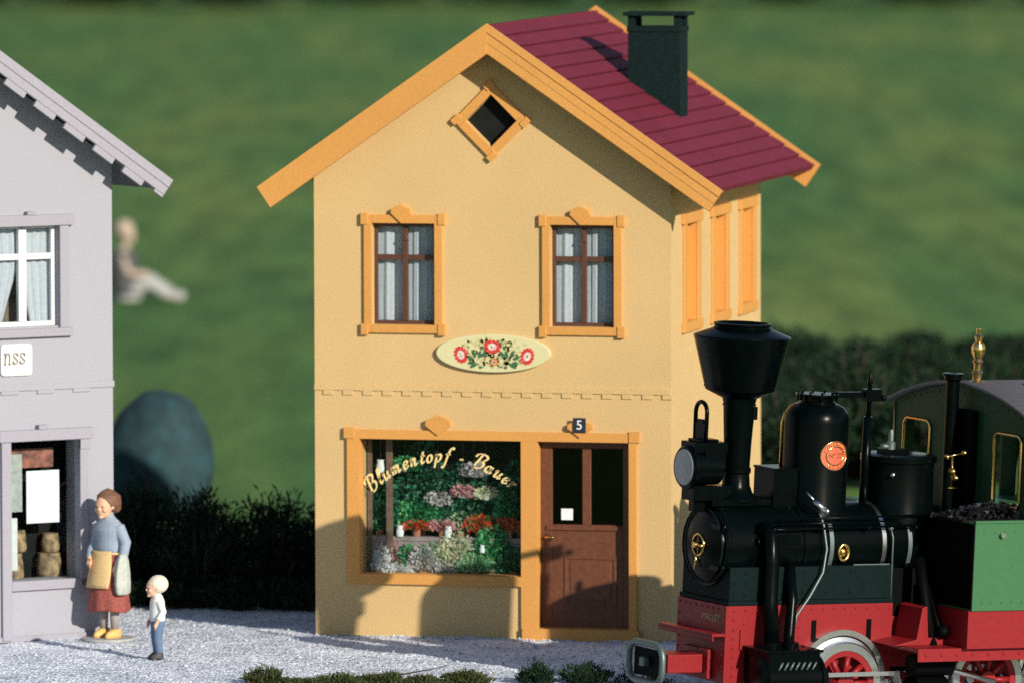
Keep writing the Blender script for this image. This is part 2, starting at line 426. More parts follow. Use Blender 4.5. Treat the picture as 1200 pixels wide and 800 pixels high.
# ceiling / inner partition that keeps the inside dark
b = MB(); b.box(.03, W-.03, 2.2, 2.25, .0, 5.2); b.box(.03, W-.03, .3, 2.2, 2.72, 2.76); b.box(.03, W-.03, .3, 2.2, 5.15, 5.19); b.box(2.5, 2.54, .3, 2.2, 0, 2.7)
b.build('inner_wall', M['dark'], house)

# roof: two slopes of overlapping courses
roof = None
YF, YB = -.33, D+.1748
def slope(b, xe, ze, n=15):
    d = Vector((xe-RX, 0, ze-RZ)); Ln = d.length; d /= Ln
    nrm = Vector((-d.z, 0, d.x)) if d.x > 0 else Vector((d.z, 0, -d.x))
    if nrm.z < 0: nrm = -nrm
    P = Vector((RX, 0, RZ))
    st = Ln/n
    for k in range(n):                                   # planks with a narrow dark groove between them
        a = P + d*(k*st + (.0 if k == 0 else .010)); c = P + d*((k+1)*st - .012)
        pr = [a - nrm*.05, c - nrm*.05, c + nrm*.020, a + nrm*.006]
        v = [(p.x, YF, p.z) for p in pr] + [(p.x, YB-.03, p.z) for p in pr]
        m = len(pr); fs = [(0, 1, 2, 3), (7, 6, 5, 4)] + [(i, i+m, (i+1) % m+m, (i+1) % m) for i in range(m)]
        b.add(v, fs)
    a, c = P, P + d*(Ln-.02); pr = [a - nrm*.056, c - nrm*.056, c - nrm*.022, a - nrm*.022]
    v = [(p.x, YF+.01, p.z) for p in pr] + [(p.x, YB-.05, p.z) for p in pr]
    b.add(v, [(0, 1, 2, 3), (7, 6, 5, 4)] + [(i, i+4, (i+1) % 4+4, (i+1) % 4) for i in range(4)])
b = MB(); slope(b, 4.80, RZ-(4.80-RX)*SLR); slope(b, -.53, RZ-(RX+.53)*SLL)
b.box(RX-.035, RX+.035, YF, YB-.03, RZ-.03, RZ+.012)
roof = b.build('roof', M['roof'], house)
b = MB()
for sgn, xe, sl in ((1, 4.70, SLR), (-1, -.43, SLL)):
    z = lambda x: RZ-abs(x-RX)*sl
    b.add([(RX, YF+.01, RZ-.075), (xe, YF+.01, z(xe)-.075), (xe, YB-.05, z(xe)-.075), (RX, YB-.05, RZ-.075)], [(0, 1, 2, 3)])
b.build('soffit', M['soffit'], roof)
# barge boards: three stepped planks on the right rake, a plain one on the left
def rake(b, x_e, sl, ya, yb, planks):
    d = Vector((x_e-RX, 0, -abs(x_e-RX)*sl)).normalized(); n = Vector((-d.z, 0, d.x)) if d.x > 0 else Vector((d.z, 0, -d.x))
    if n.z < 0: n = -n
    Ln = math.hypot(x_e-RX, abs(x_e-RX)*sl)
    for o0, o1, y0 in planks:
        q = []
        for off in (o1, o0):
            # mitre at the ridge: the vertical line x = RX
            t0 = -off*n.x/d.x
            q.append((Vector((RX, 0, RZ+.0)) + d*t0 + n*off, Vector((RX, 0, RZ)) + d*Ln + n*off))
        poly = [(q[0][0].x, q[0][0].z), (q[0][1].x, q[0][1].z), (q[1][1].x, q[1][1].z), (q[1][0].x, q[1][0].z)]
        b.prism(poly, ya+y0, yb, 'xz')
b = MB(); rake(b, 4.8336, SLR, -.39, -.315, [(-.262, -.155, .020), (-.152, -.06, .010), (-.057, .02, 0)]); rake(b, 4.8336, SLR, -.375, -.315, [(-.255, .01, 0)])
b.build('bargeboard', M['rake'], roof)
b = MB(); rake(b, -.5614, SLL, -.39, -.315, [(-.262, .02, 0)]); b.build('bargeboard', M['rake'], roof)
for xe, sl in ((4.8336, SLR), (-.5614, SLL)):
    b = MB(); rake(b, xe, sl, YB-.035, YB+.03, [(-.262, .055, 0)]); b.build('bargeboard', M['rake'], roof)
# chimney
ch = MB(); cx0, cx1, cy0, cy1 = 3.165, 3.79, 2.33, 2.74
ch.add([(cx0, cy0, 6.0), (cx1, cy0, 5.6), (cx1, cy1, 5.6), (cx0, cy1, 6.0), (cx0, cy0, 6.86), (cx1, cy0, 6.86), (cx1, cy1, 6.86), (cx0, cy1, 6.86)],
       [(0, 3, 2, 1), (4, 5, 6, 7), (0, 1, 5, 4), (1, 2, 6, 5), (2, 3, 7, 6), (3, 0, 4, 7)])
chim = ch.build('chimney', M['chim'], roof, .006)
MB().box(cx0-.012, cx1+.012, cy0-.012, cy1+.012, 6.845, 6.91).build('chimney_band', M['chim'], roof, .005)
for x in (cx0+.03, cx1-.05):
    for y in (cy0+.02, cy1-.06): MB().box(x-.03, x+.05, y-.02, y+.06, 6.9, 7.03).build('chimney_post', M['chim'], roof)
b = MB(); b.box(cx0-.05, cx1+.07, cy0-.05, cy1+.06, 7.03, 7.072)
b.build('chimney_cap', M['chim'], roof, .006)

# upstairs windows
def upstairs(H):
    x0, x1, z0, z1 = H
    b = MB(); ear_frame(b, x0, x1, z0, z1, .095)
    keystone(b, (x0+x1)/2-.02, z1+.075)
    w = b.build('window', M['trim'], house, .006)
    b = MB(); f = .042; y0, y1 = .085, .13
    b.box(x0, x0+f, y0, y1, z0, z1); b.box(x1-f, x1, y0, y1, z0, z1); b.box(x0+f, x1-f, y0, y1, z0, z0+f); b.box(x0+f, x1-f, y0, y1, z1-f, z1)
    xm = (x0+x1)/2-.0; b.box(xm-.03, xm+.03, y0-.012, y1, z0+f, z1-f); zt = z0+.765
    b.box(x0+f, x1-f, y0-.004, y1-.004, zt-.03, zt+.03); b.prism([(xm-.045, z1-.2), (xm+.045, z1-.2), (xm, z1-.11)], y0-.022, y0, 'xz')
    b.build('sash', M['sash'], w, .004)
    MB().box(x0+.01, x1-.01, .105, .110, z0+.01, z1-.01).build('pane', M['glass'], w)
    # two net curtains hung in folds
    for a, c, ph in ((x0+.02, xm+.06, 0), (xm+.05, x1-.02, 1.3)):
        n = 60; vs = []; fs = []
        for j, z in enumerate((z1-.01, (z0+z1)/2, z0+.01)):
            for i in range(n+1):
                t = i/n; vs.append((a+(c-a)*t, .165+.012*math.sin(t*15+ph+.25*j)+.004*math.sin(t*37+j), z))
        for j in range(2):
            for i in range(n): fs.append((j*(n+1)+i, (j+1)*(n+1)+i, (j+1)*(n+1)+i+1, j*(n+1)+i+1))
        MB().add(vs, fs, True).build('curtain', M['curtain'], w)
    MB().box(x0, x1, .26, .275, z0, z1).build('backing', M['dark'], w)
upstairs(H1); upstairs(H2)
# gable diamond window
b = MB()
c45 = Matrix.Translation((dx, 0, dz)) @ Matrix.Rotation(R(45), 4, 'Y'); b.M = c45
s_ = dr/math.sqrt(2); ear_frame(b, -s_, s_, -s_, s_, .10, ear=.02, earh=.12)
gw = b.build('gable_window', M['trim'], house, .006)
b = MB(); b.M = c45; b.box(-s_, s_, .10, .11, -s_, s_); b.build('pane', M['dark'], gw)
# shop front casing: window and door share one surround
b = MB(); y0 = -.040
b.box(.355+.03, HS[0], y0, 0, .6, HS[3]); b.box(.385, 3.775, y0, 0, HS[3], 2.37); b.box(HS[1], HD[0], y0, 0, .115, HS[3])
b.box(HD[1], 3.775, y0, 0, .115, HS[3]); b.box(HS[0], HS[1], y0, 0, .6, HS[2])
b.box(.352, .47, y0-.012, -.003, 2.27, 2.392); b.box(3.69, 3.812, y0-.012, -.003, 2.27, 2.392)
b.box(2.445, 3.81, y0-.03, -.003, -.01, .127)
for (xa, xb, za, zb), dd in ((HS, .128), (HD, .115)):
    b.box(xa, xa+.004, .001, dd, za, zb); b.box(xb-.004, xb, .001, dd, za, zb); b.box(xa+.004, xb-.004, .001, dd, zb-.004, zb); b.box(xa+.004, xb-.004, .001, dd, za, za+.004)
keystone(b, 1.46, 2.385, .15, .15)
keystone(b, 3.12, 2.385, .15, .12)
shop = b.build('shop_window', M['trim'], house, .006)
b = MB(); b.box(HS[0], HS[1], .13, .138, HS[2], HS[3]); b.build('pane', M['glass'], shop)
# interior shelving and back of the shop
b = MB(); b.box(.45, 2.49, .52, .56, .3, 2.6); b.box(.40, .45, .285, .52, .3, 2.6); b.box(.45, 2.49, .142, .52, .3, .66)
b.build('display_box', M['dark'], shop)
b = MB(); b.box(.5, 2.44, .288, .46, 1.07, 1.12); b.box(.5, 2.44, .30, .33, .66, 1.07); b.build('display_shelf', mat('display_stone', (.30, .24, .24), .8, .2, 12), shop)
b = MB(); b.box(.545, .60, .285, .31, .66, 2.6); b.box(.775, .85, .255, .28, .66, 2.6); b.build('display_post', mat('brown_post', (.16, .10, .075), .7, .25, 14), shop)
# door
b = MB(); dy = .12
x0, x1, z0, z1 = HD
b.box(x0, x0+.14, dy, dy+.06, z0, z1); b.box(x1-.10, x1, dy, dy+.06, z0, z1); b.box(x0+.14, x1-.10, dy, dy+.06, z1-.08, z1)
b.box(3.11, 3.21, dy, dy+.06, 1.31, z1-.08); b.box(x0+.14, x1-.10, dy, dy+.06, z0, 1.31)
b.box(2.69, 3.56, dy-.02, dy, 1.245, 1.30)
door = b.build('door', M['wood'], house, .006)
b = MB(); ear = .035
for (a, c, d, e) in ((2.90, 3.51, .38, .95),):
    b.box(a, c, dy-.012, dy, d, d+ear); b.box(a, c, dy-.012, dy, e-ear, e); b.box(a, a+ear, dy-.012, dy, d+ear, e-ear); b.box(c-ear, c, dy-.012, dy, d+ear, e-ear)
b.box(2.97, 3.44, dy-.008, dy, .45, .88)
b.build('panel', M['wood'], door, .004)
DG = glassmat('dark_door_glass', (.35, .36, .36))
MB().box(2.75, 3.12, dy+.025, dy+.03, 1.3, 2.19).build('pane', DG, door)
MB().box(3.20, 3.60, dy+.025, dy+.03, 1.3, 2.19).build('pane', DG, door)
MB().box(x0+.02, x1-.02, .27, .28, z0, z1).build('backing', M['lmatt'], door)
b = MB(); b.tube([(2.685, dy-.002, 1.165), (2.685, dy-.05, 1.165), (2.80, dy-.05, 1.16)], .012, 8); b.build('handle', M['brass'], door)
# string course with dentils
b = MB(); b.box(-.004, W+.004, -.016, 0, 2.815, 2.885)
for i in range(18): x = .10+.2335*i; b.box(x, x+.12, -.014, -.001, 2.762, 2.815)
b.build('string_course', M['stucco'], house, .004)
# blind side windows
for a, c in niche:
    b = MB(); X = W
    b.box(X, X+.03, a-.16, a, NZ[0]-.02, NZ[1]+.02); b.box(X, X+.03, c, c+.15, NZ[0]-.02, NZ[1]+.02)
    b.box(X, X+.045, a-.22, c+.2, NZ[1], NZ[1]+.12); b.box(X, X+.045, a-.22, c+.2, NZ[0]-.115, NZ[0])
    v = b.build('blind_window', M['trim'], house, .006)
    b = MB(); b.box(X-.14, X-.10, a, c, NZ[0], NZ[1])
    for (y_, yy) in ((a, a-.001), (c, c+.001)): b.add([(X, yy, NZ[0]), (X-.14, yy, NZ[0]), (X-.14, yy, NZ[1]), (X, yy, NZ[1])], [(0, 1, 2, 3)])
    b.add([(X, a, NZ[1]), (X, c, NZ[1]), (X-.14, c, NZ[1]), (X-.14, a, NZ[1])], [(0, 1, 2, 3)])
    b.add([(X, a, NZ[0]), (X-.14, a, NZ[0]), (X-.14, c, NZ[0]), (X, c, NZ[0])], [(0, 1, 2, 3)])
    b.build('niche_panel', M['trim'], v)

# lettering drawn with a broad nib
def circ(cx, cy, rx, ry, n=14, a0=0, a1=360): return [(cx+rx*math.cos(R(a0+(a1-a0)*i/n)), cy+ry*math.sin(R(a0+(a1-a0)*i/n))) for i in range(n+1)]
GL = {
 'B': (1.34, [[(.25, -.05), (.35, .9), (.45, 1.95)], [(-.15, 1.45), (-.1, 1.85), (.3, 2.08), (.85, 2.08), (1.2, 1.8), (1.1, 1.4), (.85, 1.15), (.45, 1.08)], [(.6, 1.1), (1.1, 1.0), (1.3, .6), (1.05, .1), (.6, -.05), (.15, .1)]]),
 'l': (.56, [[(.05, .5), (.4, 1.3), (.45, 1.85), (.3, 2.0), (.18, 1.7), (.15, .4), (.3, 0), (.6, .3)]]),
 'u': (1.05, [[(0, .75), (.14, 1), (.2, .5), (.28, .05), (.5, .05), (.72, .45)], [(.8, 1), (.76, .4), (.86, 0), (1.08, .3)]]),
 'm': (1.28, [[(0, .8), (.12, 1), (.14, 0)], [(.14, .5), (.36, .98), (.52, .9), (.54, 0)], [(.54, .5), (.78, .98), (.96, .9), (.98, .2), (1.1, 0), (1.35, .3)]]),
 'e': (.82, [[(.12, .45), (.5, .55), (.66, .8), (.45, 1.02), (.18, .85), (.1, .4), (.3, 0), (.55, .05), (.8, .35)]]),
 'n': (1.05, [[(0, .8), (.12, 1), (.14, 0)], [(.14, .5), (.4, .98), (.6, .9), (.62, .2), (.74, 0), (1.0, .3)]]),
 't': (.68, [[(.3, 1.6), (.22, .8), (.2, .25), (.34, 0), (.64, .3)], [(0, 1.02), (.58, 1.04)]]),
 'o': (.88, [circ(.38, .5, .32, .5)]),
 'p': (.95, [[(0, .8), (.14, 1), (.14, 0), (.12, -.8)], [(.14, .6), (.4, 1.02), (.72, .8), (.7, .3), (.45, 0), (.2, .12)]]),
 'f': (.75, [[(.85, 1.7), (.68, 1.98), (.45, 1.7), (.35, .8), (.25, -.5), (.05, -.85), (-.12, -.6)], [(.05, 1.0), (.65, 1.02)]]),
 'a': (1.0, [circ(.34, .48, .32, .48), [(.74, 1.02), (.70, .5), (.70, .2), (.80, 0), (1.02, .3)]]),
 'r': (.75, [[(0, .8), (.12, 1), (.14, 0)], [(.14, .5), (.4, 1.0), (.62, .92)]]),
 '-': (.75, [[(.05, .5), (.55, .55)]]), ' ': (.75, []),
 's': (.7, [[(.58, .8), (.32, 1.0), (.08, .8), (.3, .53), (.58, .26), (.3, 0), (.03, .22)], [(.58, 1.0), (.58, .68)], [(.03, 0), (.03, .3)]]),
 'N': (.95, [[(0, .9), (.16, .98), (.16, 0)], [(.16, .55), (.42, 1.0), (.66, .8), (.66, 0)], [(0, 0), (.32, 0)], [(.5, 0), (.84, 0)]]),
}
def ribbon(b, pts, w, place, nib=R(25), thin=.35, th=.004):
    """pts in glyph space -> strip with nib contrast; place maps 2-D to 3-D front, th is its thickness along y"""
    n = len(pts)
    # resample smooth
    P = []
    for i in range(n-1):
        p0, p1, p2, p3 = pts[max(0, i-1)], pts[i], pts[i+1], pts[min(n-1, i+2)]
        for k in range(4):
            t = k/4
            P.append(tuple(.5*((2*p1[j])+(-p0[j]+p2[j])*t+(2*p0[j]-5*p1[j]+4*p2[j]-p3[j])*t*t+(-p0[j]+3*p1[j]-3*p2[j]+p3[j])*t**3) for j in (0, 1)))
    P.append(pts[-1]); vs = []; fs = []
    for i, p in enumerate(P):
        a = P[max(0, i-1)]; c = P[min(len(P)-1, i+1)]
        ang = math.atan2(c[1]-a[1], c[0]-a[0]); k = w*(thin+(1-thin)*abs(math.sin(ang-nib)))*.5
        nx, ny = -math.sin(ang)*k, math.cos(ang)*k
        for sgn in (1, -1):
            q = place(p[0]+nx*sgn, p[1]+ny*sgn)
            vs.append((q[0], q[1], q[2])); vs.append((q[0], q[1]+th, q[2]))
    for i in range(len(P)-1):
        o = i*4; fs += [(o, o+4, o+6, o+2), (o+1, o+3, o+7, o+5), (o, o+1, o+5, o+4), (o+2, o+6, o+7, o+3)]
    b.add(vs, fs)
# arc text "Blumentopf - Bauer" on the shop window glass
def arc_word(b, word, cx, cz, rad, a_start, size, y, sp=1.34):
    ang = a_start
    for ch_ in word:
        adv, strokes = GL[ch_]
        def place(u, v, ang=ang):
            u = u + .28*v
            th = ang - u*size/rad
            rr = rad + v*size
            return (cx+rr*math.cos(th), y, cz+rr*math.sin(th))
        for st in strokes: ribbon(b, st, .27, place, thin=.5)
        ang -= adv*sp*size/rad
    return ang
b = MB()
xm_, zt_ = 1.49, 2.005; half = .86; sag = .39
rad = (half*half+sag*sag)/(2*sag); cz_ = zt_-rad
arc_word(b, 'Blumentopf - Bauer', xm_, cz_, rad, PI/2+math.asin(half/rad)-.01, .083, .122)
b.build('lettering', M['gold'], shop)

def text_mesh(body, size, ext=.004):
    cu = bpy.data.curves.new('txt', 'FONT'); cu.body = body; cu.size = size; cu.extrude = ext; cu.align_x = 'CENTER'; cu.align_y = 'CENTER'
    o = bpy.data.objects.new('txt', cu); COL.objects.link(o)
    dg = bpy.context.evaluated_depsgraph_get(); me = bpy.data.meshes.new_from_object(o.evaluated_get(dg))
    vs = [tuple(v.co) for v in me.vertices]; fs = [tuple(p.vertices) for p in me.polygons]
    bpy.data.objects.remove(o); bpy.data.curves.remove(cu); bpy.data.meshes.remove(me)
    return vs, fs
def wall_text(b, body, size, x, y, z, ext=.004):
    vs, fs = text_mesh(body, size, ext)
    b.add([(x+v[0], y-v[2], z+v[1]) for v in vs], fs); return b

# house number plate
hn = thing('house_number_plate', 'small navy house number plate with a white 5 above the shop door', 'sign', (3.12, -.064, 2.46))
MB().box(-.075, .075, -.012, 0, -.085, .085).build('plate', M['navy'], hn, .004)
wall_text(MB(), '5', .15, 0, -.0145, 0).build('digit', M['white'], hn)
# card in the door pane
cd = MB().box(2.86, 2.995, .105, .109, 1.36, 1.49); o = cd.build('door_card', M['paper']); tag(o, 'small white card stuck inside the left pane of the brown shop door', 'card')
o.location = (0, .035, .0)

# oval flower sign
sg = thing('flower_sign', 'cream oval sign painted with red flowers and green leaves on the yellow facade', 'sign', (2.112, 0, 3.263))
b = MB(); prof = [(.668*math.cos(2*PI*i/64), .217*math.sin(2*PI*i/64)) for i in range(64)]
b.prism(prof, -.055, 0, 'xz'); b.build('board', M['cream'], sg, .008)
ysg = -.0555
def flower(x, z, r, sx, rot, petal, heart, n=13):
    b = MB()
    def P(a, q): u, w = q*r*sx*math.cos(a), q*r*math.sin(a); return (x+u*math.cos(rot)-w*math.sin(rot), z+u*math.sin(rot)+w*math.cos(rot))
    for i in range(n):
        a = 2*PI*i/n; h = PI/n*.92
        poly = [P(a-h*.75, .5), P(a-h, .88), P(a-h*.4, 1.02), P(a+h*.4, 1.02), P(a+h, .88), P(a+h*.75, .5)]
        b.prism(poly, ysg-.004, ysg, 'xz')
    f = b.build('flower', petal, sg)
    b = MB(); b.prism([P(2*PI*i/16, .52) for i in range(16)], ysg-.003, ysg, 'xz')
    b.cur = 1; 
    for i in range(18): a = random.uniform(0, 2*PI); q = random.uniform(0, .38); c = P(a, q); b.prism([(c[0]-.006, c[1]-.006), (c[0]+.006, c[1]-.006), (c[0], c[1]+.008)], ysg-.005, ysg-.003, 'xz')
    b.build('flower_heart', [M['pinkw'], M['olive']], f)
flower(-.375, -.02, .1, .78, .35, M['redp'], 0); flower(-.01, .075, .077, 1.3, -.1, M['redp'], 0); flower(.40, -.03, .1, .80, -.35, M['redp'], 0)
flower(.015, -.10, .04, 1.1, 0, M['orp'], 0, 9)
b = MB()
def pleaf(x, z, a, l, w):
    d = (math.cos(a), math.sin(a)); n = (-d[1], d[0]); pts = []
    for t, k in ((0, .12), (.3, .8), (.55, 1), (.8, .65), (1, 0), (.8, -.65), (.55, -1), (.3, -.8)): pts.append((x+d[0]*l*t+n[0]*w*k*.5, z+d[1]*l*t+n[1]*w*k*.5))
    b.prism(pts, ysg-.004, ysg, 'xz')
for sgn in (-1, 1):
    for x, z, a, l in ((.165, -.065, 100, .10), (.20, -.05, 62, .10), (.135, -.05, 125, .09), (.225, -.07, 22, .10), (.18, -.11, -32, .11), (.22, -.105, -8, .08), (.145, .04, 118, .05), (.14, -.14, -70, .04)):
        aa = R(a) if sgn > 0 else PI-R(a); pleaf(sgn*x, z, aa, l, .042)
b.build('leaf_pattern', M['leafp'], sg)
b = MB()
for i in range(330):
    x = random.gauss(0, .22); z = random.uniform(-.15, .16)
    if (x/.46)**2+(z/.17)**2 > 1 or abs(x) > .5: continue
    pleaf(x, z, random.uniform(0, 2*PI), random.uniform(.02, .07), .026)
for v_ in range(len(b.v)): p = b.v[v_]; b.v[v_] = (p[0], p[1]+.0022, p[2])
b.build('scroll_pattern', M['olive'], sg)

# plants behind the shop glass
LG = leafmat('shop_leaf_green', [(0, (.01, .07, .03)), (.6, (.035, .33, .13)), (1, (.20, .52, .20))])
LD = leafmat('shop_leaf_dark', [(0, (.005, .025, .02)), (.6, (.014, .10, .06)), (.9, (.05, .26, .14)), (1, (.2, .4, .25))])
LW = leafmat('white_bloom', [(0, (.55, .56, .58)), (.12, (.2, .3, .18)), (.2, (.7, .7, .74)), (1, (.86, .86, .9))])
LC = leafmat('cream_bloom', [(0, (.25, .36, .16)), (.3, (.58, .6, .40)), (1, (.82, .78, .58))])
LR = leafmat('red_bloom', [(0, (.03, .1, .03)), (.35, (.06, .16, .05)), (.4, (.65, .03, .03)), (1, (.85, .2, .07))])
LP = leafmat('pink_bloom', [(0, (.06, .16, .07)), (.3, (.5, .14, .18)), (1, (.8, .5, .52))])
LM = leafmat('mauve_grey_bloom', [(0, (.18, .2, .18)), (.35, (.45, .40, .43)), (1, (.72, .66, .68))])
LGm = leafmat('mint_leaf', [(0, (.08, .24, .12)), (.5, (.22, .46, .24)), (1, (.5, .66, .44))])
def pot_plant(name, label, x, y, z, rx, rz, m, n, leaf=.05, pot=.05, potm='terra', dome=True):
    t = thing(name, label, 'plant', (x, .205+(y-.3)*.36, z), (0, 0, 0), 'plants in the shop window'); t.scale = (1, .42, 1)
    MB().lathe([(0, 0), (pot*.75, 0), (pot, pot*1.5), (pot*1.1, pot*1.5), (pot*1.1, pot*1.8), (pot*.9, pot*1.8), (0, pot*1.6)], (0, 0, 0), 'z', 14).build('pot', M[potm], t)
    b = MB(); z0 = pot*1.5
    for i in range(n):
        a = random.uniform(0, 2*PI); e = math.asin(random.uniform(-.15, 1)); q = random.random()**.4
        p = (rx*q*math.cos(a)*math.cos(e), rx*.8*q*math.sin(a)*math.cos(e), z0+rz*max(0, q*math.sin(e))+.01)
        d = Vector((math.cos(a), math.sin(a), random.uniform(-.2, 1)))
        b.leaf(p, d, leaf*random.uniform(.65, 1.05), leaf*random.uniform(.8, 1.5), .1)
    b.build('foliage', m, t)
    return t
fr = .40
pot_plant('potted_flower', 'round white flowering pot plant at the far left front of the shop window', .72, fr, .66, .10, 0.25, LW, 520, .04)
pot_plant('potted_flower', 'low white flowers at the front of the shop window beside the round white pot', .93, .34, .66, .17, 0.09, LW, 620, .04, .035)
pot_plant('potted_flower', 'mauve grey flowering mound at the front of the shop window left of centre', 1.2, fr, .66, .17, 0.26, LM, 700, .045)
pot_plant('potted_flower', 'pinkish grey low flowers at the front centre of the shop window', 1.45, .34, .66, .12, 0.14, LM, 380, .04, .035)
pot_plant('potted_plant', 'pale mint green leafy pot plant at the front right of the shop window', 1.83, .36, .66, .22, 0.20, LGm, 800, .045)
pot_plant('potted_plant', 'dark leafy pot plant in the front right corner of the shop window', 2.27, .38, .66, .17, 0.28, LD, 600, .055)
pot_plant('potted_plant', 'small fresh green pot plant between the white flowers in the shop window', 1.02, .45, .66, .11, 0.28, LG, 320, .05)
pot_plant('potted_flower', 'cream flowering bush in the middle of the shop window', 1.60, .47, .70, .25, 0.40, LC, 1000, .045)
pot_plant('potted_plant', 'bright green rounded bush right of the cream flowers in the shop window', 2.02, .46, .70, .22, 0.48, LG, 900, .055)
pot_plant('potted_plant', 'flat green cushion plant left of the cream flowers in the shop window', 1.27, .49, .70, .15, 0.26, LGm, 420, .045)
pot_plant('potted_flower', 'small pink flowers in a pot under the shelf at the left of the shop window', .86, .49, .66, .10, 0.34, LP, 300, .04)
# on the shelf
sh = 1.12
pot_plant('potted_flower', 'orange red geraniums standing on the shelf of the shop window', 1.84, .72, sh, .17, .17, LR, 620, .055)
pot_plant('potted_flower', 'crimson flowers at the right end of the shop window shelf', 2.20, .60, sh, .14, .14, LR, 400, .05)
pot_plant('potted_flower', 'row of small red flowers left on the shop window shelf', 1.12, .60, sh, .17, .10, LR, 420, .05)
pot_plant('potted_flower', 'pink flowers on the shop window shelf beside the geraniums', 1.42, .60, sh, .15, .10, LP, 420, .05)
pot_plant('potted_flower', 'grey green domed bush behind the geraniums on the shelf', 1.62, .82, sh, .20, .20, LC, 500, .04)
pot_plant('potted_plant', 'tall green bush on the shelf just right of the brown post', 1.08, .86, sh, .30, .34, LG, 1200, .06)
pot_plant('potted_plant', 'low dark green bush on the shelf left of the shop window centre', 1.40, .88, sh, .30, .22, LG, 800, .055)
pot_plant('potted_plant', 'dark foliage plant behind the left brown post of the shop window', .66, .80, sh, .18, .55, LD, 900, .07)
pot_plant('potted_plant', 'slim green plant with a pale flower at the right of the shop window shelf', 2.15, .84, sh, .12, .5, LG, 600, .055)
pot_plant('potted_plant', 'tall dark foliage plant in the right back corner of the shop window', 2.30, .98, sh, .25, .8, LD, 1200, .07)
pot_plant('potted_plant', 'tall dark foliage plant at the back centre of the shop window', 1.68, 1.0, sh, .35, .78, LD, 1500, .07)
pot_plant('potted_plant', 'tall dark climber at the back of the shop window under the first letters', 1.15, 1.02, sh, .34, 1.0, LD, 1600, .07)
# hanging things
def hanging(label, x, y, z, m, r, n):
    t = thing('hanging_basket', label, 'plant', (x, .205+(y-.3)*.36, z), (0, 0, 0), 'plants in the shop window'); t.scale = (1, .42, 1)
    MB().lathe([(0, -.06), (.05, -.05), (.085, .03), (.07, .03), (0, .0)], (0, 0, 0), 'z', 14).build('basket', M['cloth'], t)
    b = MB()
    for i in range(n):
        a = random.uniform(0, 2*PI); e = random.uniform(-.8, 1); q = r*random.random()**.5*math.sqrt(max(.05, 1-e*e*.95))
        b.leaf((q*math.cos(a), q*math.sin(a), .03+e*r*.5), (math.cos(a), math.sin(a), random.uniform(-.8, .6)), .035, .055, .1)
    b.build('foliage', m, t); MB().tube([(0, 0, .03), (0, 0, 2.715-z)], .004, 6).build('cord', M['shoe'], t)
hanging('hanging basket of green leaves right of the brown post in the shop window', .98, .62, 1.92, LG, .15, 360)
hanging('hanging basket of pinkish flowers under the lettering in the shop window', 1.36, .8, 1.52, LM, .15, 360)
hanging('hanging basket with red flowers near the centre of the shop window', 1.66, .72, 1.62, LP, .13, 300)
hanging('grey green hanging basket below the dash of the window lettering', 1.78, .82, 1.86, LM, .15, 500)
hanging('hanging basket of pale flowers right of centre in the shop window', 1.92, .75, 1.6, LC, .13, 300)
for lab, x, y, z, h in (('white lantern jar hanging at the top left of the shop window', .70, .55, 1.85, .15), ('white jug on the left end of the shop window shelf', .93, .50, 1.12, .13), ('white jug on the shop window shelf behind the cream flowers', 1.5, .50, 1.12, .13), ('small white jar among the bright green bush in the shop window', 1.92, .26, .96, .09)):
    o = MB().lathe([(0, 0), (h*.28, 0), (h*.36, h*.4), (h*.25, h*.8), (h*.3, h), (h*.24, h), (0, h*.85)], (0, 0, 0), 'z', 16).build('jar', M['paper']); o.location = (x, .205+(y-.3)*.36, z); o.scale = (1, .6, 1); tag(o, lab, 'jar', 'white jars in the shop window')
    if z > 1.5: pass
# support for the two floating jars
MB().tube([(.70, .295, 2.0), (.70, .295, 2.715)], .004, 6).build('jar_cord', M['shoe'], bpy.data.objects['display_post'].parent)
MB().box(1.87, 1.97, .225, .245, .66, .96).build('jar_stand', M['dark'], shop)

# ------------------------------------------------------------------ the pale house on the left
LH = thing('white_house', 'pale lilac-white gabled house with stepped bargeboard cut off by the left edge', 'house', (-2.236, -.576, 0), (0, 0, R(44)))
b = MB()
K1 = (-1.528, -.716+.02, 3.53, 4.727); K1 = (-1.55, -.695, 3.58, 4.727); KS = (-1.335, -.452, .69, 2.285)
wall_cells(b, -W, 0, 0, 5.1, [K1, KS], 0, .3)
rx = -W/2+.04; rz = 6.99
ltop = lambda x: rz - abs(x-rx)*.69 - .13
b.add([(-W, 0, 5.1), (0, 0, 5.1), (0, 0, ltop(0)), (rx, 0, ltop(rx)), (-W, 0, ltop(-W))], [(0, 1, 2, 3, 4)])
b.add([(0, 0, 0), (0, D, 0), (0, D, ltop(0)), (0, 0, ltop(0))], [(0, 1, 2, 3)])
b.add([(-W, 0, 0), (-W, D, 0), (-W, D, ltop(-W)), (-W, 0, ltop(-W))], [(3, 2, 1, 0)])
b.add([(-W, D, 0), (0, D, 0), (0, D, ltop(0)), (rx, D, ltop(rx)), (-W, D, ltop(-W))], [(4, 3, 2, 1, 0)])
b.build('wall', M['wallw'], LH)
b = MB(); b.box(-W+.03, -.03, 1.6, 1.65, 0, 5.1); b.box(-W+.03, -.03, .31, 1.6, 2.72, 2.76); b.build('inner_wall', M['dark'], LH)
b = MB()
for sgn in (1, -1):
    xe = rx+sgn*2.58; ze = rz-2.58*.69
    pts = [(rx, rz), (xe, ze), (xe, ze-.1), (rx, rz-.1)]
    b.prism(pts, -.36, D+.2, 'xz')
lroof = b.build('roof', M['soffw'], LH)
b = MB()
sl = .69; d = Vector((1, 0, -sl)).normalized(); n = Vector((sl, 0, 1)).normalized()
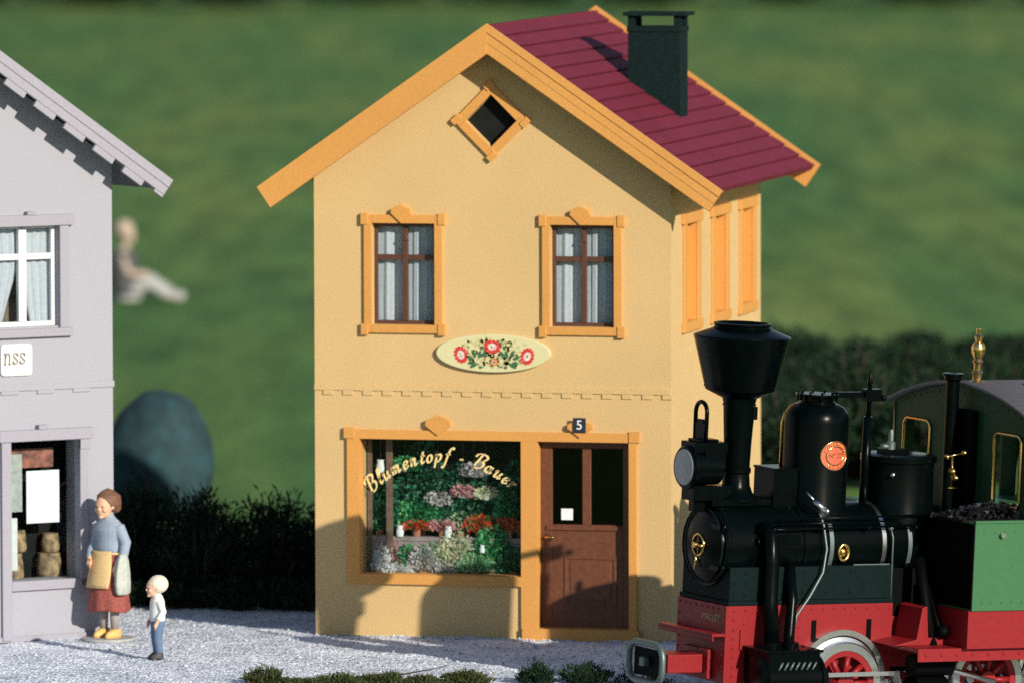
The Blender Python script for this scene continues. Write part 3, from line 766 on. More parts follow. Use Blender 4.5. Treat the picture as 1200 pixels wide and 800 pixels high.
for sgn in (1, -1):
    Ln = 2.60*math.hypot(1, sl)
    def P(t, off): q = Vector((rx, 0, rz))+d*t+n*off; return (rx+sgn*(q.x-rx), q.z)
    for o0, o1, y0 in ((-.07, .03, 0), (-.17, -.073, .012)):
        pl_ = [P(-o1*n.x/d.x, o1), P(Ln, o1), P(Ln, o0), P(-o0*n.x/d.x, o0)]
        if sgn < 0: pl_.reverse()
        b.prism(pl_, -.42+y0, -.355, 'xz')
    t = Ln-.30
    while t > .2:                                    # stepped lower edge of the board
        pl_ = [P(t-.30, -.17), P(t, -.17), P(t, -.245), P(t-.30, -.245)]
        if sgn < 0: pl_.reverse()
        b.prism(pl_, -.40, -.357, 'xz'); t -= .455
    pl_ = [P(Ln-.13, -.17), P(Ln, -.17), P(Ln, -.205), P(Ln-.13, -.205)]
    if sgn < 0: pl_.reverse()
    b.prism(pl_, -.40, -.357, 'xz')
b.build('bargeboard', M['trimw'], lroof)
# window upstairs
x0, x1, z0, z1 = K1
b = MB(); w = .115
b.box(x0-w, x0, -.05, 0, z0-.02, z1); b.box(x1, x1+w, -.05, 0, z0-.02, z1); b.box(x0-w-.04, x1+w+.06, -.075, 0, z1, z1+.125); b.box(x0-w-.02, x1+w+.04, -.075, 0, z0-.115, z0-.02)
b.box(-1.13, -1.02, -.09, 0, z1+.125, z1+.165)
lw = b.build('window', M['trimw'], LH, .006)
b = MB(); f = .055; y0, y1 = .07, .12
b.box(x0, x0+f, y0, y1, z0, z1); b.box(x1-f, x1, y0, y1, z0, z1); b.box(x0+f, x1-f, y0, y1, z0, z0+f); b.box(x0+f, x1-f, y0, y1, z1-.03, z1)
xm = (x0+x1)/2; b.box(xm-.05, xm+.05, y0-.015, y1, z0+f, z1-.03); b.box(x0+f, x1-f, y0-.005, y1-.004, 4.34, 4.41)
b.build('sash', M['sashw'], lw, .005)
MB().box(x0+.01, x1-.01, .095, .10, z0+.01, z1-.01).build('pane', M['glass'], lw)
for sgn in (-1, 1):
    n_ = 26; vs = []; fs = []
    for j in range(13):
        tz = j/12; z = z1-.02-(z1-z0-.04)*tz
        inner = xm+sgn*(.0+.33*max(0, tz-.38)*1.1) if sgn < 0 else xm+sgn*(.02+.2*max(0, tz-.38))
        outer = xm+sgn*.40
        for i in range(n_+1):
            t = i/n_; vs.append((inner+(outer-inner)*t, .155+.014*math.sin(t*22+j*.25), z))
    for j in range(12):
        for i in range(n_): fs.append((j*(n_+1)+i, (j+1)*(n_+1)+i, (j+1)*(n_+1)+i+1, j*(n_+1)+i+1))
    MB().add(vs, fs, True).build('curtain', M['curtain'], lw)
MB().box(x0, x1, .27, .28, z0, z1).build('backing', mat('warm_room', (.16, .12, .10), .9, .3, 5), lw)
# string course
b = MB(); b.box(-W-.01, .012, -.02, 0, 2.86, 2.93)
for i in range(9): x = -.3-.46*i; b.box(x-.22, x, -.018, -.001, 2.82, 2.86)
b.build('string_course', M['wallw'], LH, .004)
# shop front
x0, x1, z0, z1 = KS
b = MB(); b.box(x0-.12, x0, -.05, 0, .02, z1); b.box(x1, x1+.10, -.05, 0, .60, z1); b.box(x0-.16, x1+.16, -.075, 0, z1, z1+.13); b.box(x1-.05+.05, x1+.13, -.06, -.002, z1-.12, z1)
b.box(x0, x1+.10, -.05, 0, .58, z0); b.box(-1.0, -.88, -.09, 0, z1+.13, z1+.18)
lsw = b.build('shop_window', M['trimw'], LH, .006)
MB().box(x0, x1, .10, .108, z0, z1).build('pane', M['glass'], lsw)
MB().box(x0-.1, x1+.2, .55, .6, .5, 2.4).build('display_back', M['dark'], lsw)
MB().box(x0-.1, x1+.2, .3, .55, .60, .665).build('display_floor', M['dark'], lsw)
b = MB(); b.box(-W-.02, .02, -.03, 0, 0, .06); b.build('plinth', M['trimw'], LH)
# notices and goods inside that window
TL = Matrix.Translation((-2.236, -.576, 0)) @ Matrix.Rotation(R(44), 4, 'Z')
def in_left(mb, name, m, label, cat, group=None, c=(0, 0, 0)):
    o = mb.build(name, m); o.matrix_world = TL @ Matrix.Translation(c); return tag(o, label, cat, group)
in_left(MB().box(-.21, .21, 0, .004, -.30, .30), 'paper_notice', M['paper'], 'large white sheet of paper stuck inside the shop window of the pale house', 'notice', None, (-.85, .118, 1.63))
in_left(MB().box(-.085, .085, 0, .004, -.33, .33), 'paper_notice', mat('grey_print', (.36, .38, .37), .8, .25, 12), 'narrow grey notice left of the large white sheet in the pale house window', 'notice', None, (-1.20, .118, 1.80))
in_left(MB().box(-.09, .09, 0, .004, -.30, .30), 'paper_notice', mat('pale_print', (.62, .64, .64), .8, .12, 12), 'pale tall notice at the bottom left of the pale house shop window', 'notice', None, (-1.27, .118, 1.10))
patt = mat('red_print_cloth', (.04, .03, .03), .8, .2, 9, col2=(.45, .16, .12))
in_left(MB().box(-.30, .30, 0, .02, -.11, .11), 'printed_cloth', patt, 'dark cloth printed in red hanging above the white sheet in the pale house window', 'cloth', None, (-.92, .30, 2.06))
tan = mat('tan_print', (.03, .025, .02), .8, .2, 11, col2=(.5, .34, .2))
for i, (x, z, s, lab) in enumerate(((-1.12, .665, .16, 'lowest tan and brown bundle of goods at the left of the pale house shop window'), (-1.05, .985, .13, 'tan and brown bundle of goods stacked on another in the pale house shop window'), (-.62, .665, .15, 'tan and brown bundle of goods at the right of the pale house shop window'), (-.60, .965, .11, 'upper tan and brown bundle of goods at the right of the pale house shop window'))):
    mb = MB(); k = 18
    mb.lathe([(0, 0), (s*.9, .0), (s, s*.3), (s*.95, s*1.2), (s*.85, s*1.9), (0, s*2)], (0, 0, 0), 'z', 18)
    in_left(mb, 'goods_bundle', tan, lab, 'goods', 'goods in the pale house window', (x, .42 if s > .12 else .43, z))
# name sign, cut by the edge of the picture
ns = thing('name_sign', 'small off-white name sign ending in nss under the upper window of the pale house', 'sign')
ns.matrix_world = TL @ Matrix.Translation((-1.25, 0, 3.215))
b = MB(); pts = []
for cx_, cz_2, a0 in ((.155, .135, 0), (-.155, .135, 90), (-.155, -.135, 180), (.155, -.135, 270)):
    for i in range(6): a = R(a0+18*i); pts.append((cx_+.045*math.cos(a), cz_2+.045*math.sin(a)))
b.prism(pts, -.03, 0, 'xz'); b.build('board', mat('offwhite_board', (.66, .65, .64), .6, .03, 30), ns, .004)
b = MB(); x = -.165
for ch_ in 'Nss':
    adv, strokes = GL[ch_]
    for st in strokes:
        ribbon(b, st, .17, lambda u, v, x=x: (x+u*.108, -.034, -.048+v*.125), thin=.5)
    x += adv*.108+.012
b.build('lettering', mat('grey_lettering', (.16, .16, .17), .6, .1, 30), ns)

# ------------------------------------------------------------------ steam locomotive (x back, y far side, z up from the rail top)
T = thing('steam_locomotive', 'black narrow-gauge steam locomotive with spark-arrester funnel, red frame and green tank', 'locomotive', (5.78, -4.765, -.26), (R(1.6), R(2.0), LA))
def part(mb, name, m, parent=T, bev=0): return mb.build(name, M[m] if isinstance(m, str) else m, parent, bev)
# frame and saddle
b = MB(); b.box(-.36, 1.75, -.50, .50, .42, 1.25); b.box(1.75, 4.9, -.45, .45, .55, 1.1)
for i in range(9): b.rivet((-.36, -.45+.1125*i, 1.205), (-1, 0, 0), .017)
for z in (1.08, .96, .84, .72, .6): b.rivet((-.36, -.45, z), (-1, 0, 0), .017); b.rivet((-.36, .45, z), (-1, 0, 0), .017)
for z in (1.20, 1.10, 1.0, .9, .8, .7, .6, .5): b.rivet((-.26, -.50, z), (0, -1, 0), .019)
for z in (1.06, .9): b.rivet((-.13, -.50, z), (0, -1, 0), .017)
for i in range(14): b.rivet((-.12+.14*i, -.50, 1.20), (0, -1, 0), .017)
for z in (1.1, 1.0, .9, .8, .7, .6): b.rivet((.56, -.50, z), (0, -1, 0), .014)
b.box(-.18, -.12, -.52, -.50, .78, 1.0)
frame = part(b, 'frame', 'lred', T, .006)
for x in (.72, 1.42): part(MB().box(x, x+.06, -.506, -.499, .80, 1.08), 'frame_slot', 'lmatt', frame)
b = MB(); b.box(-.34, 1.75, -.505, .505, 1.253, 1.30); b.box(-.32, 1.75, -.485, .485, 1.30, 1.66)
for x in (-.26, -.13, .33, .46, .60, .9, 1.2):
    for z in (1.60, 1.38) if x > .5 else (1.60, 1.49, 1.37): b.rivet((x, -.485, z), (0, -1, 0), .017)
part(b, 'saddle', 'lteal', T, .008)
# front fittings
b = MB(); b.box(-.52, -.362, -.50, .62, .925, .955); b.box(-.52, -.50, -.50, .62, .88, .925)
part(b, 'step_bar', 'lred', frame, .004)
b = MB(); b.box(-.86, -.362, -.17, .17, .50, .70); b.lathe([(0, 0), (.075, 0), (.075, .12), (0, .12)], (-.97, .05, .6), 'x', 16); b.box(-.42, -.361, -.26, .26, .44, .76)
cp = part(b, 'coupler', 'lred', T, .012)
b = MB(); pts = []
for cx_, cz_2, a0 in ((.20, .06, 0), (-.20, .06, 90), (-.20, -.06, 180), (.20, -.06, 270)):
    for i in range(7): a = R(a0+15*i); pts.append((-1.0, .05+cx_+.145*math.cos(a), .60+cz_2+.145*math.sin(a)))
b.tube(pts, .036, 10, closed=True); part(b, 'coupling_loop', 'gun', cp)
part(MB().box(-.985, -.97, -.22, .32, .45, .75), 'buffer_plate', 'lmatt', cp, .02)
part(MB().box(-1.06, -.98, .0, .10, .56, .66), 'hook', 'gun', cp, .015)
# letters on the beam
vs, fs = text_mesh('MALLET', .105, .003)
b = MB(); b.add([(-.362-v[2]-.001, -.20-v[0], 1.10+v[1]) for v in vs], fs); part(b, 'lettering', mat('faded_gold', (.42, .30, .16), .5, .1, 40), frame)
# smokebox and boiler
CZ = 1.86
b = MB(); b.lathe([(0, -.435), (.12, -.43), (.26, -.41), (.36, -.375), (.385, -.37), (.39, -.345), (.445, -.345), (.455, -.335), (.455, .62), (.47, .62), (.47, .68), (.44, .685), (.44, 2.3)], (0, 0, CZ), 'x', 56)
for k in range(40):
    a = 2*PI*k/40
    for xx in (-.29, .56): b.rivet((xx, .455*math.cos(a), CZ+.455*math.sin(a)), (0, math.cos(a), math.sin(a)), .014)
for k in range(4): b.rivet((-.05+.14*k, -.40, CZ+.215), (0, -.9, .45), .014); 
part(b, 'boiler', 'lblack')
for x in (.95, 1.62, 1.95): part(MB().lathe([(.441, 0), (.448, .0), (.448, .05), (.441, .05)], (x, 0, CZ), 'x', 48), 'boiler_band', 'steel' if x == 1.62 else 'gun')
# smokebox door: hinge straps, ring, handwheel
b = MB(); b.tube([(-.44, .115*math.cos(R(20*i)), CZ+.115*math.sin(R(20*i))) for i in range(18)], .011, 8, closed=True)
b.lathe([(0, -.06), (.03, -.05), (.035, 0)], (-.44, 0, CZ), 'x', 12); b.tube([(-.47, -.02, CZ), (-.47, -.11, CZ+.0)], .012, 8); b.ball((-.47, -.12, CZ), .022)
b.tube([(-.445, .02, CZ-.1), (-.45, .03, CZ-.26)], .014, 8); b.tube([(-.44, -.115, CZ), (-.44, .115, CZ)], .007, 6); b.tube([(-.44, 0, CZ-.115), (-.44, 0, CZ+.115)], .007, 6)
part(b, 'handwheel', 'brass')
b = MB()
for z in (CZ+.22, CZ-.22): b.box(-.40, -.375, -.36, -.1, z-.025, z+.025); b.tube([(-.37, -.41, z-.05), (-.37, -.41, z+.05)], .022, 8)
part(b, 'door_hinge', 'lblack')
b = MB(); b.tube([(-.385, .40*math.cos(R(6*i)), CZ+.40*math.sin(R(6*i))) for i in range(60)], .012, 6, closed=True); part(b, 'door_ring', 'lteal')
# funnel
b = MB(); b.box(-.40, .34, -.20, .20, 2.285, 2.355); part(b, 'funnel_seat', 'lblack', T, .012)
KR = lambda prof, k=.866: [(r*k, h) for r, h in prof]
b = MB(); b.lathe(KR([(.0, 2.34), (.30, 2.34), (.285, 2.37), (.21, 2.42), (.175, 2.50), (.163, 2.62), (.18, 2.64), (.18, 2.68), (.163, 2.70), (.172, 2.95), (.20, 3.38), (.215, 3.43), (.42, 3.515), (.435, 3.53), (.598, 4.075), (.606, 4.085), (.598, 4.10), (.39, 4.168), (.36, 4.175), (.345, 4.20), (.36, 4.215), (.36, 4.232), (.33, 4.236), (.30, 4.2), (.0, 4.19)]), (0, 0, 0), 'z', 72)
b.lathe([(.298, 0), (.316, .006), (.298, .014)], (0, 0, 4.178), 'z', 64)
for k in range(10): a = 2*PI*k/10+.2; b.rivet((.386*math.cos(a), .386*math.sin(a), 3.56), (math.cos(a), math.sin(a), -.2), .011); b.rivet((.174*math.cos(a), .174*math.sin(a), 3.36), (math.cos(a), math.sin(a), 0), .013)
b.box(.14, .205, -.05, .05, 3.2, 3.34)
part(b, 'funnel', 'lblack')
# lamp
b = MB(); b.lathe([(0, -.30), (.215, -.30), (.235, -.28), (.235, -.24), (.20, -.22), (.19, .10), (0, .12)], (-.36, 0, 2.695), 'x', 40)
b.box(-.62, -.20, -.15, .15, 2.86, 2.97); b.box(-.56, -.30, -.11, .11, 2.97, 3.0); b.box(-.50, -.24, -.17, -.13, 2.72, 2.9)
b.box(-.60, -.12, -.13, .13, 2.34, 2.50); b.box(-.55, -.34, -.06, .06, 2.22, 2.34)
lamp = part(b, 'lamp', 'lblack', T, .01)
part(MB().lathe([(0, -.012), (.10, -.008), (.19, .0), (.198, .012)], (-.666, 0, 2.695), 'x', 40), 'lens', 'lens', lamp)
b = MB(); pts = [(-.47, -.11, 2.95), (-.47, -.115, 3.28)] + [(-.47, -.115*math.cos(R(18*i)), 3.28+.115*math.sin(R(18*i))) for i in range(1, 10)] + [(-.47, .115, 3.28), (-.47, .11, 2.95)]
b.tube(pts, .024, 8)
b.prism([(-.11, 2.96), (.11, 2.96), (.11, 3.17), (.06, 3.17), (.045, 3.21), (-.045, 3.21), (-.06, 3.17), (-.11, 3.17)], -.482, -.458, 'yz')
part(b, 'lamp_handle', 'lblack', lamp)
# box behind the funnel, domes
part(MB().box(.36, .66, -.20, .22, 2.15, 2.665).box(.35, .68, -.21, .23, 2.665, 2.69), 'front_box', 'lblack', T, .008)
b = MB(); b.lathe(KR([(.43, 2.08), (.425, 2.2), (.41, 2.24), (.41, 3.17), (.405, 3.22), (.385, 3.28), (.34, 3.335), (.27, 3.365), (0, 3.37)]), (.985, 0, 0), 'z', 64)
dome = part(b, 'steam_dome', 'lblack')
b = MB(); b.lathe([(0, 3.36), (.20, 3.36), (.20, 3.385), (.17, 3.39), (.17, 3.45), (.235, 3.455), (.235, 3.475), (0, 3.48)], (.985, 0, 0), 'z', 32)
for k in range(10): a = 2*PI*k/10; b.lathe([(0, 0), (.02, 0), (.02, .06), (0, .06)], (.985+.205*math.cos(a), .205*math.sin(a), 3.40), 'z', 8); b.lathe([(0, 0), (.014, 0), (.014, .03), (0, .03)], (.985+.205*math.cos(a), .205*math.sin(a), 3.475), 'z', 6)
part(b, 'dome_lid', 'lblack', dome)
# oval maker's plate, bent round the dome
def on_dome(u, v, r=.357): a = -PI/2+.10+u/r; return (.985+r*math.cos(a), r*math.sin(a), 2.835+v)
b = MB(); vs = []; fs = []; nr, ns_ = 8, 40
for i in range(nr+1):
    for k in range(ns_): q = i/nr; a = 2*PI*k/ns_; vs.append(on_dome(.18*q*math.cos(a), .155*q*math.sin(a), .361))
for i in range(nr):
    for k in range(ns_): l = (k+1) % ns_; fs.append((i*ns_+k, i*ns_+l, (i+1)*ns_+l, (i+1)*ns_+k))
b.add(vs, fs, True); plate = part(b, 'maker_plate', 'copper', dome)
b = MB()
for q in (1.0, .64): b.tube([on_dome(.18*q*math.cos(2*PI*k/40), .155*q*math.sin(2*PI*k/40), .364) for k in range(40)], .0075, 6, closed=True)
for txt, sz, vv in (('Nº 27', .075, .0),):
    vs, fs = text_mesh(txt, sz, .004); b.add([on_dome(v[0], v[1]+vv, .364+v[2]) for v in vs], fs)
for a0, a1 in ((160, 20), (225, 315)):          # raised, unreadable lettering round the rim
    n_ = 13 if a0 < 180 else 7
    for i in range(n_):
        a = R(a0+(a1-a0)*(i+.5)/n_); c_ = (.148*math.cos(a), .127*math.sin(a))
        b.tube([on_dome(c_[0]-.004, c_[1]-.014, .364), on_dome(c_[0]+.004*(-1)**i, c_[1]+.014, .364)], .006, 5)
part(b, 'plate_lettering', 'brass', plate)
b = MB(); b.tube([(.668, .185, 2.25), (.668, .185, 3.15), (.69, .17, 3.25), (.76, .13, 3.32)], .016, 8); part(b, 'brass_pipe', 'brass', dome)
# link bar, pole
b = MB(); b.box(1.18, 1.68, -.025, .025, 3.43, 3.49); part(b, 'link_bar', 'lblack')
b = MB(); b.tube([(1.63, 0, 2.2), (1.645, 0, 3.22)], .052, 14); b.tube([(1.645, 0, 3.22), (1.65, 0, 3.6)], .028, 12); b.lathe([(.03, 3.58), (.03, 3.62), (.012, 3.70), (0, 3.72)], (1.65, 0, 0), 'z', 10)
b.box(1.57, 1.78, -.05, .05, 3.39, 3.52); b.ball((1.83, 0, 3.42), .035); b.tube([(1.75, 0, 3.42), (1.83, 0, 3.42)], .016, 8)
part(b, 'valve_pole', 'lblack')
# sand dome / firebox top
b = MB(); b.lathe(KR([(.46, 2.05), (.455, 2.2), (.44, 2.25), (.44, 2.73), (.47, 2.74), (.47, 2.80), (.42, 2.815), (.12, 2.82), (.12, 2.87), (0, 2.875)], .885), (2.06, 0, 0), 'z', 56)
b.box(1.85, 2.05, -.12, .12, 2.815, 2.87)
part(b, 'sand_dome', 'lblack')
b = MB(); b.lathe([(0, 0), (.05, 0), (.05, .12), (.03, .14), (.03, .22), (.02, .26), (0, .26)], (1.92, -.05, 2.82), 'z', 14); b.tube([(1.8, -.05, 2.9), (1.92, -.05, 2.9)], .03, 8); part(b, 'safety_valve', 'gun')
b = MB(); b.ball((1.78, -.335, 2.62), .028); b.tube([(1.82, -.28, 2.62), (1.78, -.335, 2.62)], .014, 8); part(b, 'sand_valve', 'steel')
# brass valves
b = MB(); b.tube([(2.47, -.44, 2.82), (2.47, -.44, 2.45)], .012, 8); b.tube([(2.40, -.44, 2.82), (2.62, -.44, 2.86)], .011, 8); b.ball((2.40, -.44, 2.82), .03); b.ball((2.62, -.44, 2.86), .032)
b.ball((2.47, -.45, 2.66), .042); b.ball((2.50, -.47, 2.59), .036); b.tube([(2.42, -.44, 2.48), (2.55, -.44, 2.48)], .01, 6)
part(b, 'brass_valve', 'brass')
# pipes and rods on the near side of the boiler
b = MB(); b.tube([(.10, -.42, 2.10), (.13, -.56, 1.98), (.13, -.585, 1.7), (.12, -.60, 1.3), (.10, -.72, .82)], .085, 14); part(b, 'steam_pipe', 'lblack')
b = MB(); b.tube([(.42, -.48, 1.7), (.40, -.60, 1.3), (.33, -.68, .95), (.32, -.7, .8)], .06, 12); part(b, 'steam_pipe', 'lblack')
b = MB(); b.tube([(.78, -.40, 2.32), (.84, -.47, 2.1), (.86, -.52, 1.85), (.80, -.56, 1.6), (.62, -.60, 1.35), (.45, -.62, 1.15), (.40, -.64, .9)], .014, 10); part(b, 'hose', 'gun')
b = MB()
b.tube([(.0, -.50, 2.06), (.4, -.50, 2.065), (2.3, -.50, 2.09)], .014, 8); b.tube([(.25, -.47, 2.17), (1.3, -.47, 2.18), (2.3, -.47, 2.20)], .012, 8); b.tube([(.25, -.48, 2.12), (1.75, -.48, 2.135)], .01, 6)
for x in (.2, .8, 1.4, 2.0): b.tube([(x, -.42, 2.06), (x, -.51, 2.07)], .018, 8); b.ball((x, -.50, 2.065), .024)
part(b, 'handrail', 'lblack')
b = MB(); b.tube([(.02, -.46, 1.98), (.02, -.50, 1.9)], .02); b.box(.24, .55, -.475, -.44, 1.90, 2.0); b.box(.62, 1.5, -.46, -.44, 1.62, 1.66); part(b, 'side_step', 'lblack')
b = MB(); b.tube([(.72, -.42, 2.36), (.84, -.50, 2.26)], .035, 12); b.ball((.85, -.505, 2.255), .034); b.tube([(.66, -.38, 2.45), (.76, -.45, 2.33)], .014, 8); part(b, 'whistle_pipe', 'steel')
b = MB(); b.tube([(1.12+.062*math.cos(R(24*i)), -.452, 1.80+.085*math.sin(R(24*i))) for i in range(15)], .022, 8, closed=True); b.ball((1.12, -.45, 1.80), .035, sc=(1, .5, 1.2)); part(b, 'wash_plug', 'brass')
b = MB(); b.box(1.25, 1.72, -.462, -.447, 1.66, 1.672); b.tube([(1.70, -.46, 2.08), (1.72, -.49, 1.95), (1.72, -.49, 1.3)], .01, 6); b.ball((1.70, -.47, 2.06), .03); part(b, 'lubricator_pipe', 'gun')
# cylinder
b = MB(); b.lathe([(0, -.26), (.24, -.26), (.27, -.24), (.27, -.21), (.25, -.2), (.25, .42), (.27, .43), (.27, .47), (.1, .48), (.1, .6), (0, .6)], (.12, -.80, .50), 'x', 32)
b.box(-.12, .52, -1.02, -.52, .55, .80); b.box(-.15, .55, -1.04, -.51, .80, .83)
for i in range(6):
    b.rivet((-.10+.12*i, -1.0, .83), (0, 0, 1), .018); b.rivet((-.10+.12*i, -.7, .83), (0, 0, 1), .018)
for x in (.10, .33): b.lathe([(0, 0), (.10, 0), (.10, .05), (0, .05)], (x, -.70, .83), 'z', 16)
part(b, 'cylinder', 'lblack', T, .006)
b = MB()
for i in range(7): b.tube([(.0+.07*i, -1.03, .62), (.05+.07*i, -1.03, .70)], .012, 6)
part(b, 'cylinder_drain', 'gun')
# wheels
def wheel(x, z=.40, r=.455, y=-.60):
    b = MB(); b.lathe([(r*.80, -.06), (r*.97, -.06), (r, -.05), (r*1.0, .03), (r*1.10, .04), (r*1.10, .07), (r*.8, .07), (r*.8, -.06)], (x, y, z), 'y', 56)
    w = part(b, 'wheel', 'steel')
    b = MB(); b.lathe([(0, -.07), (.10, -.07), (.11, -.03)], (x, y, z), 'y', 20); b.lathe([(r*.66, -.045), (r*.80, -.05), (r*.80, .03), (r*.66, .03), (r*.66, -.045)], (x, y, z), 'y', 40)
    for k in range(9):
        a = 2*PI*k/9; b.tube([(x+.08*math.cos(a), y-.01, z+.08*math.sin(a)), (x+r*.7*math.cos(a), y-.01, z+r*.7*math.sin(a))], .035, 8)
    part(b, 'wheel_centre', 'lred', w)
    return w
for x in (1.08, 2.06+.85, 3.85): wheel(x)
for x in (1.08, 2.91, 3.85): wheel(x, y=.60)
b = MB(); b.lathe([(.50, -.02), (.56, -.02), (.56, .10), (.50, .10), (.50, -.02)], (1.08, -.56, .42), 'y', 56); part(b, 'splasher', 'sashw' if False else 'steel')
b = MB(); b.box(.5, 1.62, -.785, -.76, .50, .545); part(b, 'piston_rod', 'steel')
b = MB(); b.tube([(1.9, -.80, .66), (2.9, -.80, .40)], .03, 8); part(b, 'side_rod', 'steel')
# rear motion / second engine unit
b = MB()
b.prism([(1.48, .84), (1.78, .90), (1.84, 1.24), (1.90, 1.26), (1.93, .92), (2.4, .92), (2.4, .84)], -.95, -.50, 'xz')
b.box(1.6, 4.9, -1.25, -.5, .80, .84); b.box(1.6, 4.9, -1.27, -1.25, .70, .84)
for i in range(16): b.rivet((1.7+.2*i, -1.27, .77), (0, -1, 0), .02)
b.box(2.16, 5.0, -1.36, 1.36, .84, 1.25)
part(b, 'rear_frame', 'lred', T, .006)
b = MB(); b.box(1.5, 2.2, -.44, .44, .5, 1.62); b.lathe([(0, 0), (.12, 0), (.12, .5), (0, .5)], (1.75, -.9, .62), 'x', 16); b.lathe([(.2, 0), (.2, .4), (0, .4)], (1.8, -.85, .3), 'x', 16); part(b, 'firebox', 'lmatt')
b = MB(); b.tube([(1.98, -.62, 1.75), (1.99, -.75, 1.3), (2.0, -.95, .75)], .06, 10); b.tube([(2.1, -.6, 1.5), (2.12, -.8, 1.1), (2.12, -.95, .9)], .04, 8); b.ball((2.08, -1.0, .99), .07); part(b, 'rear_pipe', 'lmatt')
# side tanks, near and far
for sgn in (-1, 1):
    ya, yb = (-1.385, -.46) if sgn < 0 else (.46, 1.385)
    b = MB(); b.box(2.185, 4.6, ya, yb, 1.25, 2.20)
    if sgn < 0:
        for i in range(14): b.rivet((2.30+.13*i, ya, 2.10), (0, -1, 0), .014); b.rivet((2.30+.13*i, ya, 1.34), (0, -1, 0), .016)
        b.box(2.18, 4.61, ya-.012, ya+.03, 2.195, 2.225)
    tk = part(b, 'side_tank', 'lgreen', T, .01)
    if sgn < 0:
        part(MB().box(2.172, 2.184, ya+.01, yb, 1.27, 2.18), 'tank_front', 'lmatt', tk); part(MB().lathe([(0, 0), (.03, 0), (.03, .02), (.018, .03), (.018, .05), (0, .05)], (2.52, ya-.05, 2.07), 'y', 12), 'tank_knob', 'steel', tk)
# cab
CX = 2.88
b = MB()
yw = 1.385; zc0, zc1 = 2.2, 3.27
arc = lambda y: 3.27+.27*(1-(y/1.385)**2)
win = [(-1.17, -.64), (.64, 1.17)]; wz = (2.32, 3.10)
def cab_wall(b, x):
    ysb = [-yw, -1.17, -.64, .64, 1.17, yw]
    for i in range(5):
        hole = i in (1, 3)
        sub = 8
        for k in range(sub):
            a = ysb[i]+(ysb[i+1]-ysb[i])*k/sub; c = ysb[i]+(ysb[i+1]-ysb[i])*(k+1)/sub
            segs = [(1.3, wz[0]), (wz[1], None)] if hole else [(1.3, None)]
            for z0_, z1_ in segs:
                za, zb = (z1_, z1_) if z1_ else (arc(a), arc(c))
                vs = [(x, a, z0_), (x, c, z0_), (x, c, zb), (x, a, za), (x+.03, a, z0_), (x+.03, c, z0_), (x+.03, c, zb), (x+.03, a, za)]
                b.add(vs, [(3, 2, 1, 0), (4, 5, 6, 7), (0, 1, 5, 4), (2, 3, 7, 6), (1, 2, 6, 5), (0, 4, 7, 3)])
cab_wall(b, CX)
br = MB(); cab_wall(br, 4.55)
for i in range(21):
    y = -1.25+.125*i; b.rivet((CX, y, arc(y)-.06), (-1, 0, 0), .013)
cab = part(b, 'cab', 'ldgreen')
for xa, xb in ((CX+.03, CX+.25), (4.3, 4.55)):
    for ya in (-yw, yw-.03): part(MB().box(xa, xb, ya, ya+.03, 2.2, 3.27), 'cab_side', 'ldgreen', cab)
part(br, 'cab_back_wall', 'ldgreen', cab)
b = MB()
n_ = 24
for k in range(n_):
    a, c = -1.46+2.92*k/n_, -1.46+2.92*(k+1)/n_
    za, zb = 3.275+.275*(1-(a/1.385)**2), 3.275+.275*(1-(c/1.385)**2)
    vs = [(x, y, z+dz_) for x in (CX-.07, 4.75) for dz_ in (.003, .045) for y, z in ((a, za), (c, zb))]
    b.add(vs, [(0, 1, 5, 4), (2, 6, 7, 3), (0, 2, 3, 1), (4, 5, 7, 6)], True)
rf = part(b, 'cab_roof', 'lgrey', cab)
part(MB().lathe([(.16, 0), (.16, .05), (.12, .07), (0, .07)], (3.6, -.35, 3.55), 'z', 18), 'roof_vent', 'lgrey', cab)
for (a, c) in win:
    pts = []
    for cy_, cz_2, a0 in ((c-.08, wz[1]-.08, 0), (a+.08, wz[1]-.08, 90), (a+.08, wz[0]+.08, 180), (c-.08, wz[0]+.08, 270)):
        for i in range(6): t = R(a0+18*i); pts.append((CX-.012, cy_+.08*math.cos(t), cz_2+.08*math.sin(t)))
    part(MB().tube(pts, .017, 8, closed=True), 'cab_window_rim', 'brass', cab)
b = MB(); b.lathe(KR([(.0, 2.0), (.085, 2.0), (.085, 3.60), (.115, 3.62), (.115, 3.655), (.135, 3.66), (.135, 3.685), (.05, 3.69), (.05, 3.62), (0, 3.6)]), (2.72, 0, 0), 'z', 24); part(b, 'exhaust_pipe', 'lblack')
b = MB(); b.box(2.795, 2.875, -.30, .05, 2.2, 3.3); part(b, 'cab_brace', 'lmatt', cab)
b = MB(); b.lathe(KR([(0, 0), (.11, 0), (.11, .03), (.06, .05), (.06, .10), (.075, .13), (.05, .16), (.05, .22), (.07, .25), (.05, .28), (.085, .34), (.095, .40), (.07, .45), (.04, .465), (.05, .49), (.06, .52), (.03, .55), (.04, .58), (.04, .605), (0, .61)], .83), (3.03, 0, 3.56), 'z', 24)
part(b, 'whistle', 'brass', cab)
b = MB(); b.tube([(CX-.01, 1.372, 2.3), (CX-.01, 1.372, 3.25)], .012, 6); part(b, 'cab_edge_rail', 'brass', cab)
